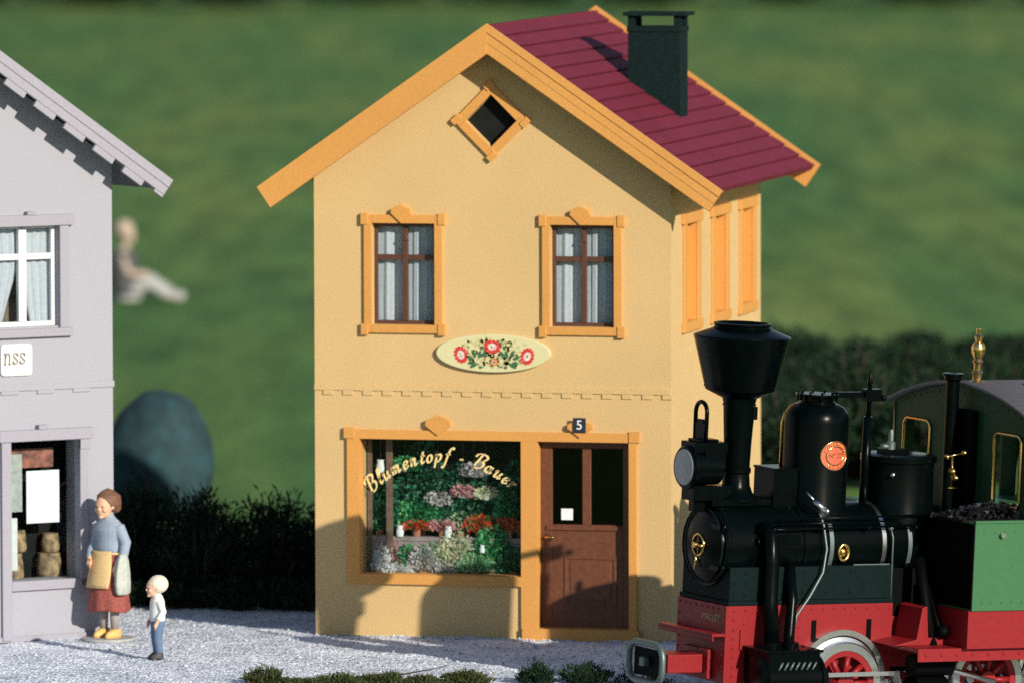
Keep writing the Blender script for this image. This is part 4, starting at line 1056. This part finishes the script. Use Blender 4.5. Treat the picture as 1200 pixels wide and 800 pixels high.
# coal lying on the tank
def Lw(p): return Matrix.Translation((5.78, -4.765, -.26)) @ Euler((R(1.6), R(2.0), LA)).to_matrix().to_4x4() @ Vector(p)
b = MB()
for i in range(420):
    u, v = random.gauss(0, .36), random.gauss(0, .2)
    if abs(u) > .62 or abs(v) > .36: continue
    h = .16*max(0, 1-(u/.62)**2)*max(0, 1-(v/.38)**2)
    r = random.uniform(.018, .038); c = (u, v, random.uniform(.3, 1)*h+r*.3)
    q = [Vector((random.uniform(-1, 1), random.uniform(-1, 1), random.uniform(-1, 1))).normalized()*r*random.uniform(.7, 1.2) for _ in range(6)]
    ax = [Vector(a)*r*random.uniform(.7, 1.3) for a in ((1, 0, 0), (-1, 0, 0), (0, 1, 0), (0, -1, 0), (0, 0, 1), (0, 0, -1))]
    rot = Euler((random.uniform(0, 6), random.uniform(0, 6), 0)).to_matrix()
    b.add([Vector(c)+rot@a for a in ax], [(0, 2, 4), (2, 1, 4), (1, 3, 4), (3, 0, 4), (2, 0, 5), (1, 2, 5), (3, 1, 5), (0, 3, 5)])
b.box(-.62, .62, -.36, .36, -.004, .02)
co = b.build('coal_heap', M['coal']); co.matrix_world = Matrix.Translation(Lw((2.72, -.90, 2.202))) @ Euler((R(1.6), R(2.0), LA)).to_matrix().to_4x4()
tag(co, 'heap of shiny black coal lumps on top of the green side tank of the locomotive', 'coal')
# track under it
tr = thing('railway_track', 'narrow-gauge model railway track with brown sleepers under the locomotive', 'track', (5.78, -4.765, -.26), (R(1.6), R(2.0), LA))
for y in (-.62, .62):
    MB().box(-6, 6, y-.03, y+.03, -.10, -.05).box(-6, 6, y-.07, y+.07, -.17, -.155).box(-6, 6, y-.012, y+.012, -.155, -.10).build('rail', M['rail'], tr)
sl0 = MB().box(-.1, .1, -1.0, 1.0, -.30, -.17).build('sleeper', M['sleeper'], tr, .01); sl0.location = (-5.8, 0, 0)
for i in range(1, 24):
    c = sl0.copy(); COL.objects.link(c); c.parent = tr; c.location = (-5.8+.5*i, 0, 0)

# ------------------------------------------------------------------ people
def remesh(o, v, sm=4):
    m = o.modifiers.new('remesh', 'REMESH'); m.mode = 'VOXEL'; m.voxel_size = v; m.use_smooth_shade = True
    s = o.modifiers.new('smooth', 'SMOOTH'); s.iterations = sm; s.factor = .5
    return o
def ell(c, rx, ry, z, n=20, tilt=0): return [(c[0]+rx*math.cos(2*PI*k/n), c[1]+ry*math.sin(2*PI*k/n), z+tilt*math.cos(2*PI*k/n)) for k in range(n)]
def hand(b, w, d, side, scale=1, curl=.5):
    """palm and five fingers hanging from wrist w along d"""
    w = Vector(w); d = Vector(d).normalized(); u = d.orthogonal() if abs(d.z) < .9 else Vector((0, 1, 0)); u = (u-d*u.dot(d)).normalized(); n = d.cross(u)*side
    k = scale
    b.tube([w, w+d*.035*k, w+d*.085*k], .02, 10, rs=[.022*k, .034*k, .034*k])
    for i, (o_, l) in enumerate(((-.03, .06), (-.01, .072), (.01, .068), (.03, .055))):
        p = w+d*.075*k+u*o_*k; b.tube([p, p+d*l*.55*k+n*.006*k, p+d*l*.9*k+n*curl*.05*k], .0085, 7, rs=[.0105*k, .0095*k, .008*k])
    p = w+d*.03*k-u*.028*k; b.tube([p, p-u*.022*k+d*.022*k+n*.012*k, p-u*.026*k+d*.055*k+n*.02*k], .01, 7, rs=[.013*k, .011*k, .009*k])
def head(b, c, r, fwd, k=1):
    """head with nose, brow, chin and ears; r is half the head height"""
    f = Vector(fwd).normalized(); c = Vector(c); up = Vector((0, 0, 1)); side = up.cross(f)
    def E(off, rr, sc):
        m = MB(); m.ball((0, 0, 0), rr, 16, 12, sc)
        Mx = Matrix((f, side, up)).transposed()
        b.add([c+Mx@(Vector(v)+Vector(off)) for v in m.v], m.f, True)
    E((0, 0, .12*r), .93*r, (.88, .74, .88)); E((.22*r, 0, -.38*r), .62*r, (.86, .80, .92)); E((.58*r, 0, -.78*r), .19*r, (1, 1.1, .8))
    E((.83*r, 0, -.18*r), .115*r, (1.1, .75, 1.1)); E((.80*r, 0, -.02*r), .09*r, (.9, .8, 1.8)); E((.74*r, 0, .12*r), .14*r, (.7, 3, .7)); E((.70*r, 0, -.5*r), .1*r, (.9, 1.9, .6))
    for s_ in (-1, 1): E((-.02*r, s_*.70*r, -.12*r), .17*r, (.8, .4, 1.2)); E((.56*r, s_*.36*r, -.28*r), .2*r, (1, 1, .9))
    return Matrix((f, side, up)).transposed()
def eyes(c, r, fwd, parent, mname='shoe'):
    f = Vector(fwd).normalized(); up = Vector((0, 0, 1)); side = up.cross(f); c = Vector(c); b = MB()
    for s_ in (-1, 1):
        p = c+f*.735*r+side*s_*.27*r+up*.0*r; b.ball(p, .07*r, 8, 6)
    b.build('eye', M[mname], parent)

WPOS = (-2.16, -1.05, 0)
# woman, 1.70 tall, faces left and a little to the viewer
wf = Vector((-.46, -.89, 0))
WM = thing('person', 'woman in blue-grey jumper, tan apron and maroon skirt holding a pale cloth', 'person', WPOS, (0, 0, math.atan2(wf.y, wf.x)))
# local x = forward, y = her left
b = MB()
b.loft([ell((.0, 0), .085, .14, .86), ell((0, 0), .10, .155, 1.0), ell((0, 0), .10, .15, 1.15), ell((0, 0), .10, .17, 1.28), ell((0, 0), .075, .14, 1.37), ell((.01, 0), .045, .05, 1.42), ell((.02, 0), .04, .043, 1.50)])
head(b, (.05, 0, 1.545), .152, (1, .12, -.10))
for s_ in (-1, 1):
    b.tube([(0, s_*.085, .88), (.01, s_*.085, .5), (0, s_*.085, .10), (.03, s_*.085, .06)], .06, 12, rs=[.085, .06, .04, .045])
# arms: right arm bent in front of the apron, left hanging with the cloth
b.tube([(0, -.15, 1.31), (-.02, -.205, 1.13), (.08, -.20, 1.0), (.17, -.14, .93)], .04, 12, rs=[.055, .048, .04, .03]); hand(b, (.17, -.14, .93), (.6, .45, -.65), 1, 1)
b.tube([(0, .15, 1.31), (-.03, .23, 1.12), (.02, .235, .98), (.09, .20, .88)], .04, 12, rs=[.055, .048, .04, .03]); hand(b, (.09, .20, .88), (.25, -.05, -1), -1, 1)
remesh(b.build('body', M['skin'], WM), .0085, 2)
eyes((.05, 0, 1.545), .152, (1, .12, -.10), WM)
b = MB()   # jumper
b.loft([ell((.0, 0), .118, .175, .97), ell((0, 0), .13, .18, 1.03), ell((0, 0), .125, .17, 1.14), ell((.01, 0), .13, .195, 1.27), ell((.0, 0), .105, .175, 1.34), ell((.005, 0), .07, .085, 1.41), ell((.012, 0), .058, .062, 1.445)])
b.tube([(0, -.15, 1.31), (-.02, -.21, 1.13), (.08, -.205, 1.0), (.155, -.15, .942)], .05, 12, rs=[.072, .066, .056, .042]); b.tube([(0, .15, 1.31), (-.03, .235, 1.12), (.015, .24, .98), (.08, .205, .895)], .05, 12, rs=[.072, .066, .056, .042])
remesh(b.build('jumper', M['knit'], WM), .010, 3)
b = MB()   # skirt with folds
rings = []
for z, rx_, ry_ in ((1.0, .13, .18), (.92, .155, .195), (.75, .19, .215), (.55, .21, .235), (.36, .23, .255), (.34, .225, .25)):
    n_ = 48; rings.append([((rx_*(1+.06*(1-z)*math.sin(9*2*PI*k/n_)))*math.cos(2*PI*k/n_)+.01, (ry_*(1+.06*(1-z)*math.sin(9*2*PI*k/n_)))*math.sin(2*PI*k/n_), z+.012*math.sin(3*2*PI*k/n_)*(z < .45)) for k in range(n_)])
b.loft(rings); b.build('skirt', M['skirt'], WM)
b = MB(); vs = []; fs = []          # apron, a bent sheet over the front of the skirt
for j in range(9):
    z = 1.03-.42*j/8; rr = (.148+.075*j/8*1.0)
    for i in range(13):
        a = R(-50+100*i/12)*(1-.25*(j/8)**2)
        for o_ in (0, .012): vs.append(((rr+o_)*math.cos(a)+.012, (rr*1.22+o_)*math.sin(a), z))
for j in range(8):
    for i in range(12):
        o0 = (j*13+i)*2; o1 = o0+2; o2 = o0+26; o3 = o2+2
        fs += [(o0+1, o2+1, o3+1, o1+1), (o0, o1, o3, o2)]
        if i == 0: fs.append((o0, o2, o2+1, o0+1))
        if i == 11: fs.append((o1, o1+1, o3+1, o3))
        if j == 7: fs.append((o2, o3, o3+1, o2+1))
        if j == 0: fs.append((o0, o0+1, o1+1, o1))
b.add(vs, fs, True); b.tube([(.158*math.cos(2*PI*k/24)+.008, .195*math.sin(2*PI*k/24), 1.0) for k in range(24)], .014, 6, closed=True); b.build('apron', M['apron'], WM)
b = MB(); cx_, cz_2 = .03, 1.60     # hair with a bun at the back
HC = Vector((.05, 0, 1.545))
b.ball((.008, 0, 1.592), .149, 18, 12, (.95, .87, .93)); b.ball((-.135, -.02, 1.51), .07, 12, 8)
for i in range(70):
    a = random.uniform(-2.3, 2.3)+PI; b.tube([(.015, 0, 1.73), (.0+.135*math.cos(a), .122*math.sin(a), 1.65), (-.025+.125*math.cos(a), .118*math.sin(a), 1.54)], .014, 5)
remesh(b.build('hair', M['hair'], WM), .012, 2)
for s_ in (-1, 1):
    b = MB(); b.tube([(0, s_*.085, .44), (0, s_*.085, .12)], .05, 12, rs=[.062, .047]); b.build('stocking', M['stock'], WM)
    b = MB(); b.loft([[(-.06+.0, s_*.085+.0, .02)]*1+[] for _ in range(0)] or [ell((.03, s_*.09), .125, .048, .03), ell((.03, s_*.09), .13, .052, .06), ell((.02, s_*.09), .115, .05, .095), ell((-.02, s_*.088), .07, .05, .13)]); b.build('shoe', M['ochre'], WM)
b = MB(); b.lathe([(0, 0), (.30, 0), (.31, .008), (.30, .03), (0, .032)], (.02, 0, 0), 'z', 36); b.build('figure_base', M['plinth'], WM)
# the cloth over her left arm
b = MB(); rings = []
for z, rx_, ry_, ox in ((1.0, .05, .035, .05), (.93, .075, .055, .055), (.8, .10, .06, .06), (.66, .11, .06, .06), (.56, .10, .055, .055), (.535, .07, .035, .055)):
    n_ = 30; rings.append([(ox+rx_*(1+.13*math.sin(5*2*PI*k/n_))*math.cos(2*PI*k/n_), .265+ry_*(1+.13*math.sin(5*2*PI*k/n_))*math.sin(2*PI*k/n_), z) for k in range(n_)])
b.loft(rings); o = b.build('folded_cloth', M['cloth']); o.matrix_world = Matrix.Translation(WPOS) @ Matrix.Rotation(math.atan2(wf.y, wf.x), 4, 'Z')
tag(o, 'pale grey folded cloth hanging from the hand of the woman in the apron', 'cloth')

# boy, about .93 tall
bf = Vector((-.85, -.52, 0))
BY = thing('person', 'small boy in pale cap, white shirt and blue trousers beside the woman', 'person', (-1.07, -2.9, .0), (0, 0, math.atan2(bf.y, bf.x)))
b = MB()
b.loft([ell((0, 0), .065, .085, .40), ell((.0, 0), .075, .095, .48), ell((0, 0), .07, .09, .58), ell((0, 0), .065, .10, .65), ell((0, 0), .045, .07, .70), ell((.01, 0), .033, .036, .735), ell((.02, 0), .033, .036, .77)])
head(b, (.03, 0, .815), .115, (1, 0, -.12))
for s_ in (-1, 1): b.tube([(0, s_*.045, .42), (.01, s_*.045, .24), (-.01, s_*.045, .06), (.02, s_*.045, .04)], .04, 10, rs=[.055, .042, .03, .03])
b.tube([(0, -.09, .655), (-.02, -.125, .54), (.05, -.125, .44)], .03, 10, rs=[.036, .03, .022]); hand(b, (.05, -.125, .44), (.5, .15, -.85), 1, .7)
b.tube([(0, .09, .655), (-.03, .125, .54), (.04, .13, .43)], .03, 10, rs=[.036, .03, .022]); hand(b, (.04, .13, .43), (.4, -.1, -.9), -1, .7)
remesh(b.build('body', M['skin'], BY), .007, 2); eyes((.03, 0, .815), .115, (1, 0, -.12), BY)
b = MB(); b.loft([ell((.0, 0), .082, .105, .43), ell((0, 0), .088, .108, .48), ell((0, 0), .084, .104, .58), ell((0, 0), .08, .113, .65), ell((0, 0), .058, .085, .705), ell((.005, 0), .042, .046, .742)])
b.tube([(0, -.09, .655), (-.02, -.128, .54), (.04, -.128, .46)], .03, 10, rs=[.046, .042, .034]); b.tube([(0, .09, .655), (-.03, .128, .54), (.03, .133, .45)], .03, 10, rs=[.046, .042, .034])
remesh(b.build('shirt', M['shirt'], BY), .009, 3)
b = MB(); b.loft([ell((0, 0), .075, .098, .36), ell((0, 0), .08, .10, .40), ell((0, 0), .08, .10, .45)])
for s_ in (-1, 1): b.tube([(0, s_*.048, .40), (.012, s_*.048, .24), (-.008, s_*.047, .075)], .05, 12, rs=[.064, .052, .044])
remesh(b.build('trousers', M['denim'], BY), .009, 3)
b = MB(); b.ball((-.012, 0, .842), .119, 16, 10, (.98, .9, .88)); b.loft([ell((.008, 0), .11, .10, .845), ell((.008, 0), .115, .105, .857)]); remesh(b.build('cap', M['blond'], BY), .010, 3)
for s_ in (-1, 1):
    b = MB(); b.loft([ell((.02, s_*.048), .075, .034, .0), ell((.02, s_*.048), .08, .036, .03), ell((.01, s_*.048), .065, .035, .055), ell((-.01, s_*.047), .04, .034, .085)]); b.build('shoe', M['shoe'], BY)

# far figure resting on the lawn
FP = thing('person', 'blurred far figure sitting on the lawn in dark top and pale trousers', 'person', (-18.6, 57.6, -.09), (0, 0, R(10)))
b = MB()
b.loft([ell((0, 0), .2, .24, .12), ell((-.05, 0), .2, .24, .4), ell((-.1, 0), .2, .3, .75), ell((-.08, 0), .14, .22, .95), ell((-.05, 0), .08, .09, 1.02), ell((-.04, 0), .08, .085, 1.12)])
head(b, (-.02, 0, 1.28), .2, (1, -.3, -.1))
for s_ in (-1, 1): b.tube([(0, s_*.13, .16), (.42, s_*.16, .38), (.78, s_*.15, .12), (.9, s_*.15, .10)], .1, 10, rs=[.15, .12, .09, .08])
for s_ in (-1, 1): b.tube([(-.08, s_*.27, .85), (.05, s_*.36, .55), (.34, s_*.22, .5)], .06, 10, rs=[.09, .075, .06]); hand(b, (.34, s_*.22, .5), (1, 0, -.3), s_, 1.3)
remesh(b.build('body', M['pink'], FP), .02, 3)
b = MB(); b.loft([ell((0, 0), .30, .36, .14), ell((-.05, 0), .30, .36, .4), ell((-.1, 0), .29, .40, .75), ell((-.08, 0), .22, .30, .97)])
remesh(b.build('jacket', M['charcoal'], FP), .02, 2)
b = MB(); b.loft([ell((0, 0), .26, .30, .02), ell((0, 0), .26, .30, .22)])
for s_ in (-1, 1): b.tube([(0, s_*.13, .16), (.42, s_*.16, .38), (.8, s_*.15, .12)], .1, 10, rs=[.19, .16, .13])
remesh(b.build('trousers', M['plinth'], FP), .02, 2)
b = MB()
for s_ in (-1, 1): b.ball((.95, s_*.15, .10), .12, 10, 8, (1.2, .7, .8))
b.build('shoe', M['plinth'], FP)
b = MB(); b.ball((-.06, 0, 1.36), .19, 12, 8); b.build('hair', M['pink'], FP)

# ------------------------------------------------------------------ boulder
from mathutils import noise as mn
b = MB(); b.ball((0, 0, 0), 1, 48, 32)
vs = []
for v in b.v:
    v = Vector(v); k = 1+.05*mn.noise(v*1.6)+.025*mn.noise(v*4)
    vs.append((v.x*.74*k, v.y*.74*k, (v.z*1.02*k if v.z > 0 else v.z*.8*k)))
b.v = vs; o = b.build('boulder', M['boulder']); o.location = (-5.9, 14.5, .62); tag(o, 'large rounded blue-grey boulder on the lawn behind the dark hedge', 'boulder')

# ------------------------------------------------------------------ shrubs
CONI = leafmat('dark_conifer', [(0, (.005, .013, .009)), (.6, (.010, .026, .015)), (1, (.022, .05, .022))])
FORE = leafmat('heath_sprigs', [(0, (.015, .03, .011)), (.35, (.045, .075, .024)), (.7, (.10, .13, .04)), (.9, (.10, .085, .035)), (1, (.17, .13, .06))])
BACK = leafmat('background_leaf', [(0, (.005, .016, .008)), (.6, (.010, .034, .014)), (1, (.022, .06, .022))])
FAR = leafmat('far_hedge_leaf', [(0, (.008, .02, .018)), (.6, (.02, .045, .035)), (1, (.05, .08, .06))])
def shrub(name, label, x, y, z, rx, ry, h, m, n, ll, lw, group, seed, up=.6, low=.72):
    st = random.getstate(); random.seed(seed)
    t = thing(name, label, 'shrub', (x, y, z), (0, 0, 0), group)
    b = MB(); nb = 42
    tips = []
    for i in range(nb):
        a = random.uniform(0, 2*PI); q = random.random()**.5; tips.append((rx*q*math.cos(a), ry*q*math.sin(a), h*(1-.55*q*q)*random.uniform(low, 1.0)))
    bb = MB()
    for p in tips:
        bb.tube([(p[0]*.15, p[1]*.15, -.02), (p[0]*.6, p[1]*.6, p[2]*.5), p], .01, 5, rs=[.025*h, .015*h, .006*h])
    bb.build('stem', M['bark'], t)
    for i in range(n):
        p = random.choice(tips); k = random.random()**.55
        c = Vector((p[0]*(.3+.7*k), p[1]*(.3+.7*k), p[2]*k)) + Vector((max(-.2*rx, min(.2*rx, random.gauss(0, rx*.13))), random.gauss(0, ry*.13), max(-.05*h, min(.05*h, random.gauss(0, h*.035)))))
        if c.z < 0: c.z = abs(c.z)*.5
        d = Vector((c.x/rx*.8, c.y/ry*.8, up)) + Vector((random.uniform(-.7, .7), random.uniform(-.7, .7), random.uniform(-.5, .6)))
        b.leaf(c, d, lw*random.uniform(.7, 1.3), ll*random.uniform(.6, 1.3), .08)
    b.build('foliage', m, t); random.setstate(st); return t
# dark hedge behind the houses
side_word = ['leftmost', 'second', 'third', 'fourth', 'fifth', 'sixth', 'seventh']
hx = [-3.9, -3.0, -2.2, -1.35, -.55, .35]
for i, x in enumerate(hx):
    lab = ['dark shrub behind the pale house wall, leftmost of the hedge', 'dark shrub in the hedge just right of the pale house corner', 'dark shrub in the hedge behind the small boy', 'dark shrub in the middle of the hedge between the two houses', 'dark shrub of the hedge just left of the yellow house', 'dark shrub of the hedge half hidden behind the yellow house'][i]
    shrub('hedge_shrub', lab, x, 3.25+.25*math.sin(i*2.1), -.05, .72, .62, 1.52+.12*math.sin(i*1.7), CONI, 6500, .095, .026, 'dark hedge behind the houses', 40+i)
# low ground plants at the hedge foot
for i, x in enumerate((-3.1, -2.3, -1.6, -.9, -.2)):
    shrub('ground_shrub', ['low dark green plant at the hedge foot beside the pale house', 'low dark green plant at the hedge foot behind the woman and boy', 'low dark green plant at the hedge foot right of the boy', 'low dark green plant at the hedge foot midway between the houses', 'low dark green plant at the hedge foot against the yellow house'][i], x, 2.5+.1*(i % 2), -.02, .5, .3, .42, BACK, 1300, .09, .03, 'low plants along the hedge foot', 70+i)
# front edge: heath and twigs
fx = [(.72, -4.95, .21, .22), (1.08, -4.98, .09, .22), (1.52, -4.86, .15, .30), (1.98, -4.78, .17, .24), (2.42, -4.66, .10, .26), (2.86, -4.5, .15, .26), (3.60, -4.3, .26, .22), (4.08, -4.1, .32, .30), (4.60, -3.95, .37, .38)]
fl = ['brownish heath tuft at the bottom left end of the front edge', 'low heath tuft second from the left along the front edge', 'heath tuft with upright reddish sprigs near the bottom edge', 'low olive heath tuft below the left part of the shop window', 'green heath tuft below the right part of the shop window', 'green heath tuft below the post between window and door', 'taller dark tuft at the bottom edge below the shop door', 'dark green tuft below the right side of the shop door', 'dark green tuft beside the locomotive coupling']
for i, (x, y, h, rr) in enumerate(fx):
    shrub('heath_tuft', fl[i], x, y, ground_h(x, y)-.03, rr, rr*.9, h*1.05, FORE if i < 6 else BACK, int(1100+4200*rr), .055*random.uniform(.8, 1.2), .015, 'tufts along the front edge', 100+i, up=.9, low=.35)
b = MB(); b.tube([(1.70, -4.78, .07), (1.95, -4.72, .10), (2.2, -4.66, .10), (2.48, -4.56, .15), (2.66, -4.5, .19)], .008, 6, rs=[.012, .011, .009, .006, .003]); o = b.build('fallen_twig', M['bark']); tag(o, 'thin dry twig lying across the heath tufts in front of the shop', 'twig')
# shrubs in the right background
# hedge at the far end of the lawn
C0 = Vector((23.2645, -89.6064, 0)); YA = R(13.1557)
FW = Vector((-math.sin(YA), math.cos(YA), 0)); RT = Vector((math.cos(YA), math.sin(YA), 0))
for i in range(9):
    p = C0 + FW*(350+4*math.sin(i*2.3)) + RT*(-24+6.0*i)
    shrub('far_bush', ['far dark bush on the skyline end of the lawn, at the left picture edge', 'far dark bush above the roof of the pale house', 'far dark bush second right of the pale house roof', 'far dark bush above the left rake of the yellow house', 'far dark bush over the ridge of the yellow house', 'far dark bush beside the chimney of the yellow house', 'far dark bush right of the chimney', 'far dark bush above the locomotive', 'far dark bush at the top right of the lawn'][i], p.x, p.y, -.1, 4.2, 2.5, 4.5, FAR, 1600, .9, .5, 'bushes at the far end of the lawn', 200+i)

# dark thicket in the right background
spots_ = ['just right of the yellow house', 'behind the funnel', 'behind the steam dome', 'behind the valve pole and sand dome', 'behind the cab front', 'at the right picture edge']
for r_, (zd, hh, row) in enumerate(((132, .85, 'farthest low bush of the dark thicket'), (123, 1.25, 'middle bush of the dark thicket'), (113, 1.75, 'nearest bush of the dark thicket'))):
    for i in range(6):
        p = C0 + FW*(zd+1.2*math.sin(i*2.7+r_)) + RT*((3.2+1.05*i)*zd/125)
        shrub('background_bush', row+' '+spots_[i], p.x, p.y, -.1, .95, .9, hh*(1+.14*math.sin(i*1.9+r_*2)), BACK, 5200, .11, .045, 'bushes behind the locomotive', 140+i+10*r_)

# ------------------------------------------------------------------ light, sky, camera
AZ, EL = R(50), R(20.5)
sdir = Vector((-math.sin(AZ)*math.cos(EL), math.cos(AZ)*math.cos(EL), -math.sin(EL)))
sun = bpy.data.lights.new('sun', 'SUN'); sun.energy = 5.0; sun.angle = R(.5); sun.color = (1, .90, .74)
so = bpy.data.objects.new('sun', sun); COL.objects.link(so); so.rotation_euler = sdir.to_track_quat('-Z', 'Y').to_euler(); so.location = (20, -20, 20)
w = bpy.data.worlds.new('World'); S.world = w; w.use_nodes = True
nt = w.node_tree; sk = nt.nodes.new('ShaderNodeTexSky'); sk.sky_type = 'NISHITA'; sk.sun_disc = False; sk.air_density = 1.0; sk.dust_density = .1; sk.sun_elevation = EL; sk.sun_rotation = math.atan2(-sdir.x, -sdir.y)
nt.links.new(sk.outputs[0], nt.nodes['Background'].inputs[0]); nt.nodes['Background'].inputs[1].default_value = .085
cam = bpy.data.cameras.new('camera'); co_ = bpy.data.objects.new('camera', cam); COL.objects.link(co_); S.camera = co_
PITCH, ROLL = R(4.0062), R(-.1462)
fw = Vector((-math.sin(YA)*math.cos(PITCH), math.cos(YA)*math.cos(PITCH), -math.sin(PITCH)))
rt0 = Vector((math.cos(YA), math.sin(YA), 0)); up0 = rt0.cross(fw)
rt = rt0*math.cos(ROLL)+up0*math.sin(ROLL); up = -rt0*math.sin(ROLL)+up0*math.cos(ROLL)
m3 = Matrix((rt, up, -fw)).transposed()
co_.matrix_world = Matrix.Translation((23.2645, -89.6064, 9.8408)) @ m3.to_4x4()
cam.sensor_width = 36; cam.sensor_fit = 'HORIZONTAL'; cam.lens = 9500/1200*36; cam.clip_start = .5; cam.clip_end = 4000
cam.dof.use_dof = True; cam.dof.focus_distance = 88.3; cam.dof.aperture_fstop = .285/.36
S.view_settings.view_transform = 'Standard'; S.view_settings.look = 'None'; S.view_settings.exposure = .19; S.view_settings.gamma = 1
S.render.film_transparent = False
S.cycles.max_bounces = 6; S.cycles.transparent_max_bounces = 12
S.cycles.use_denoising = False
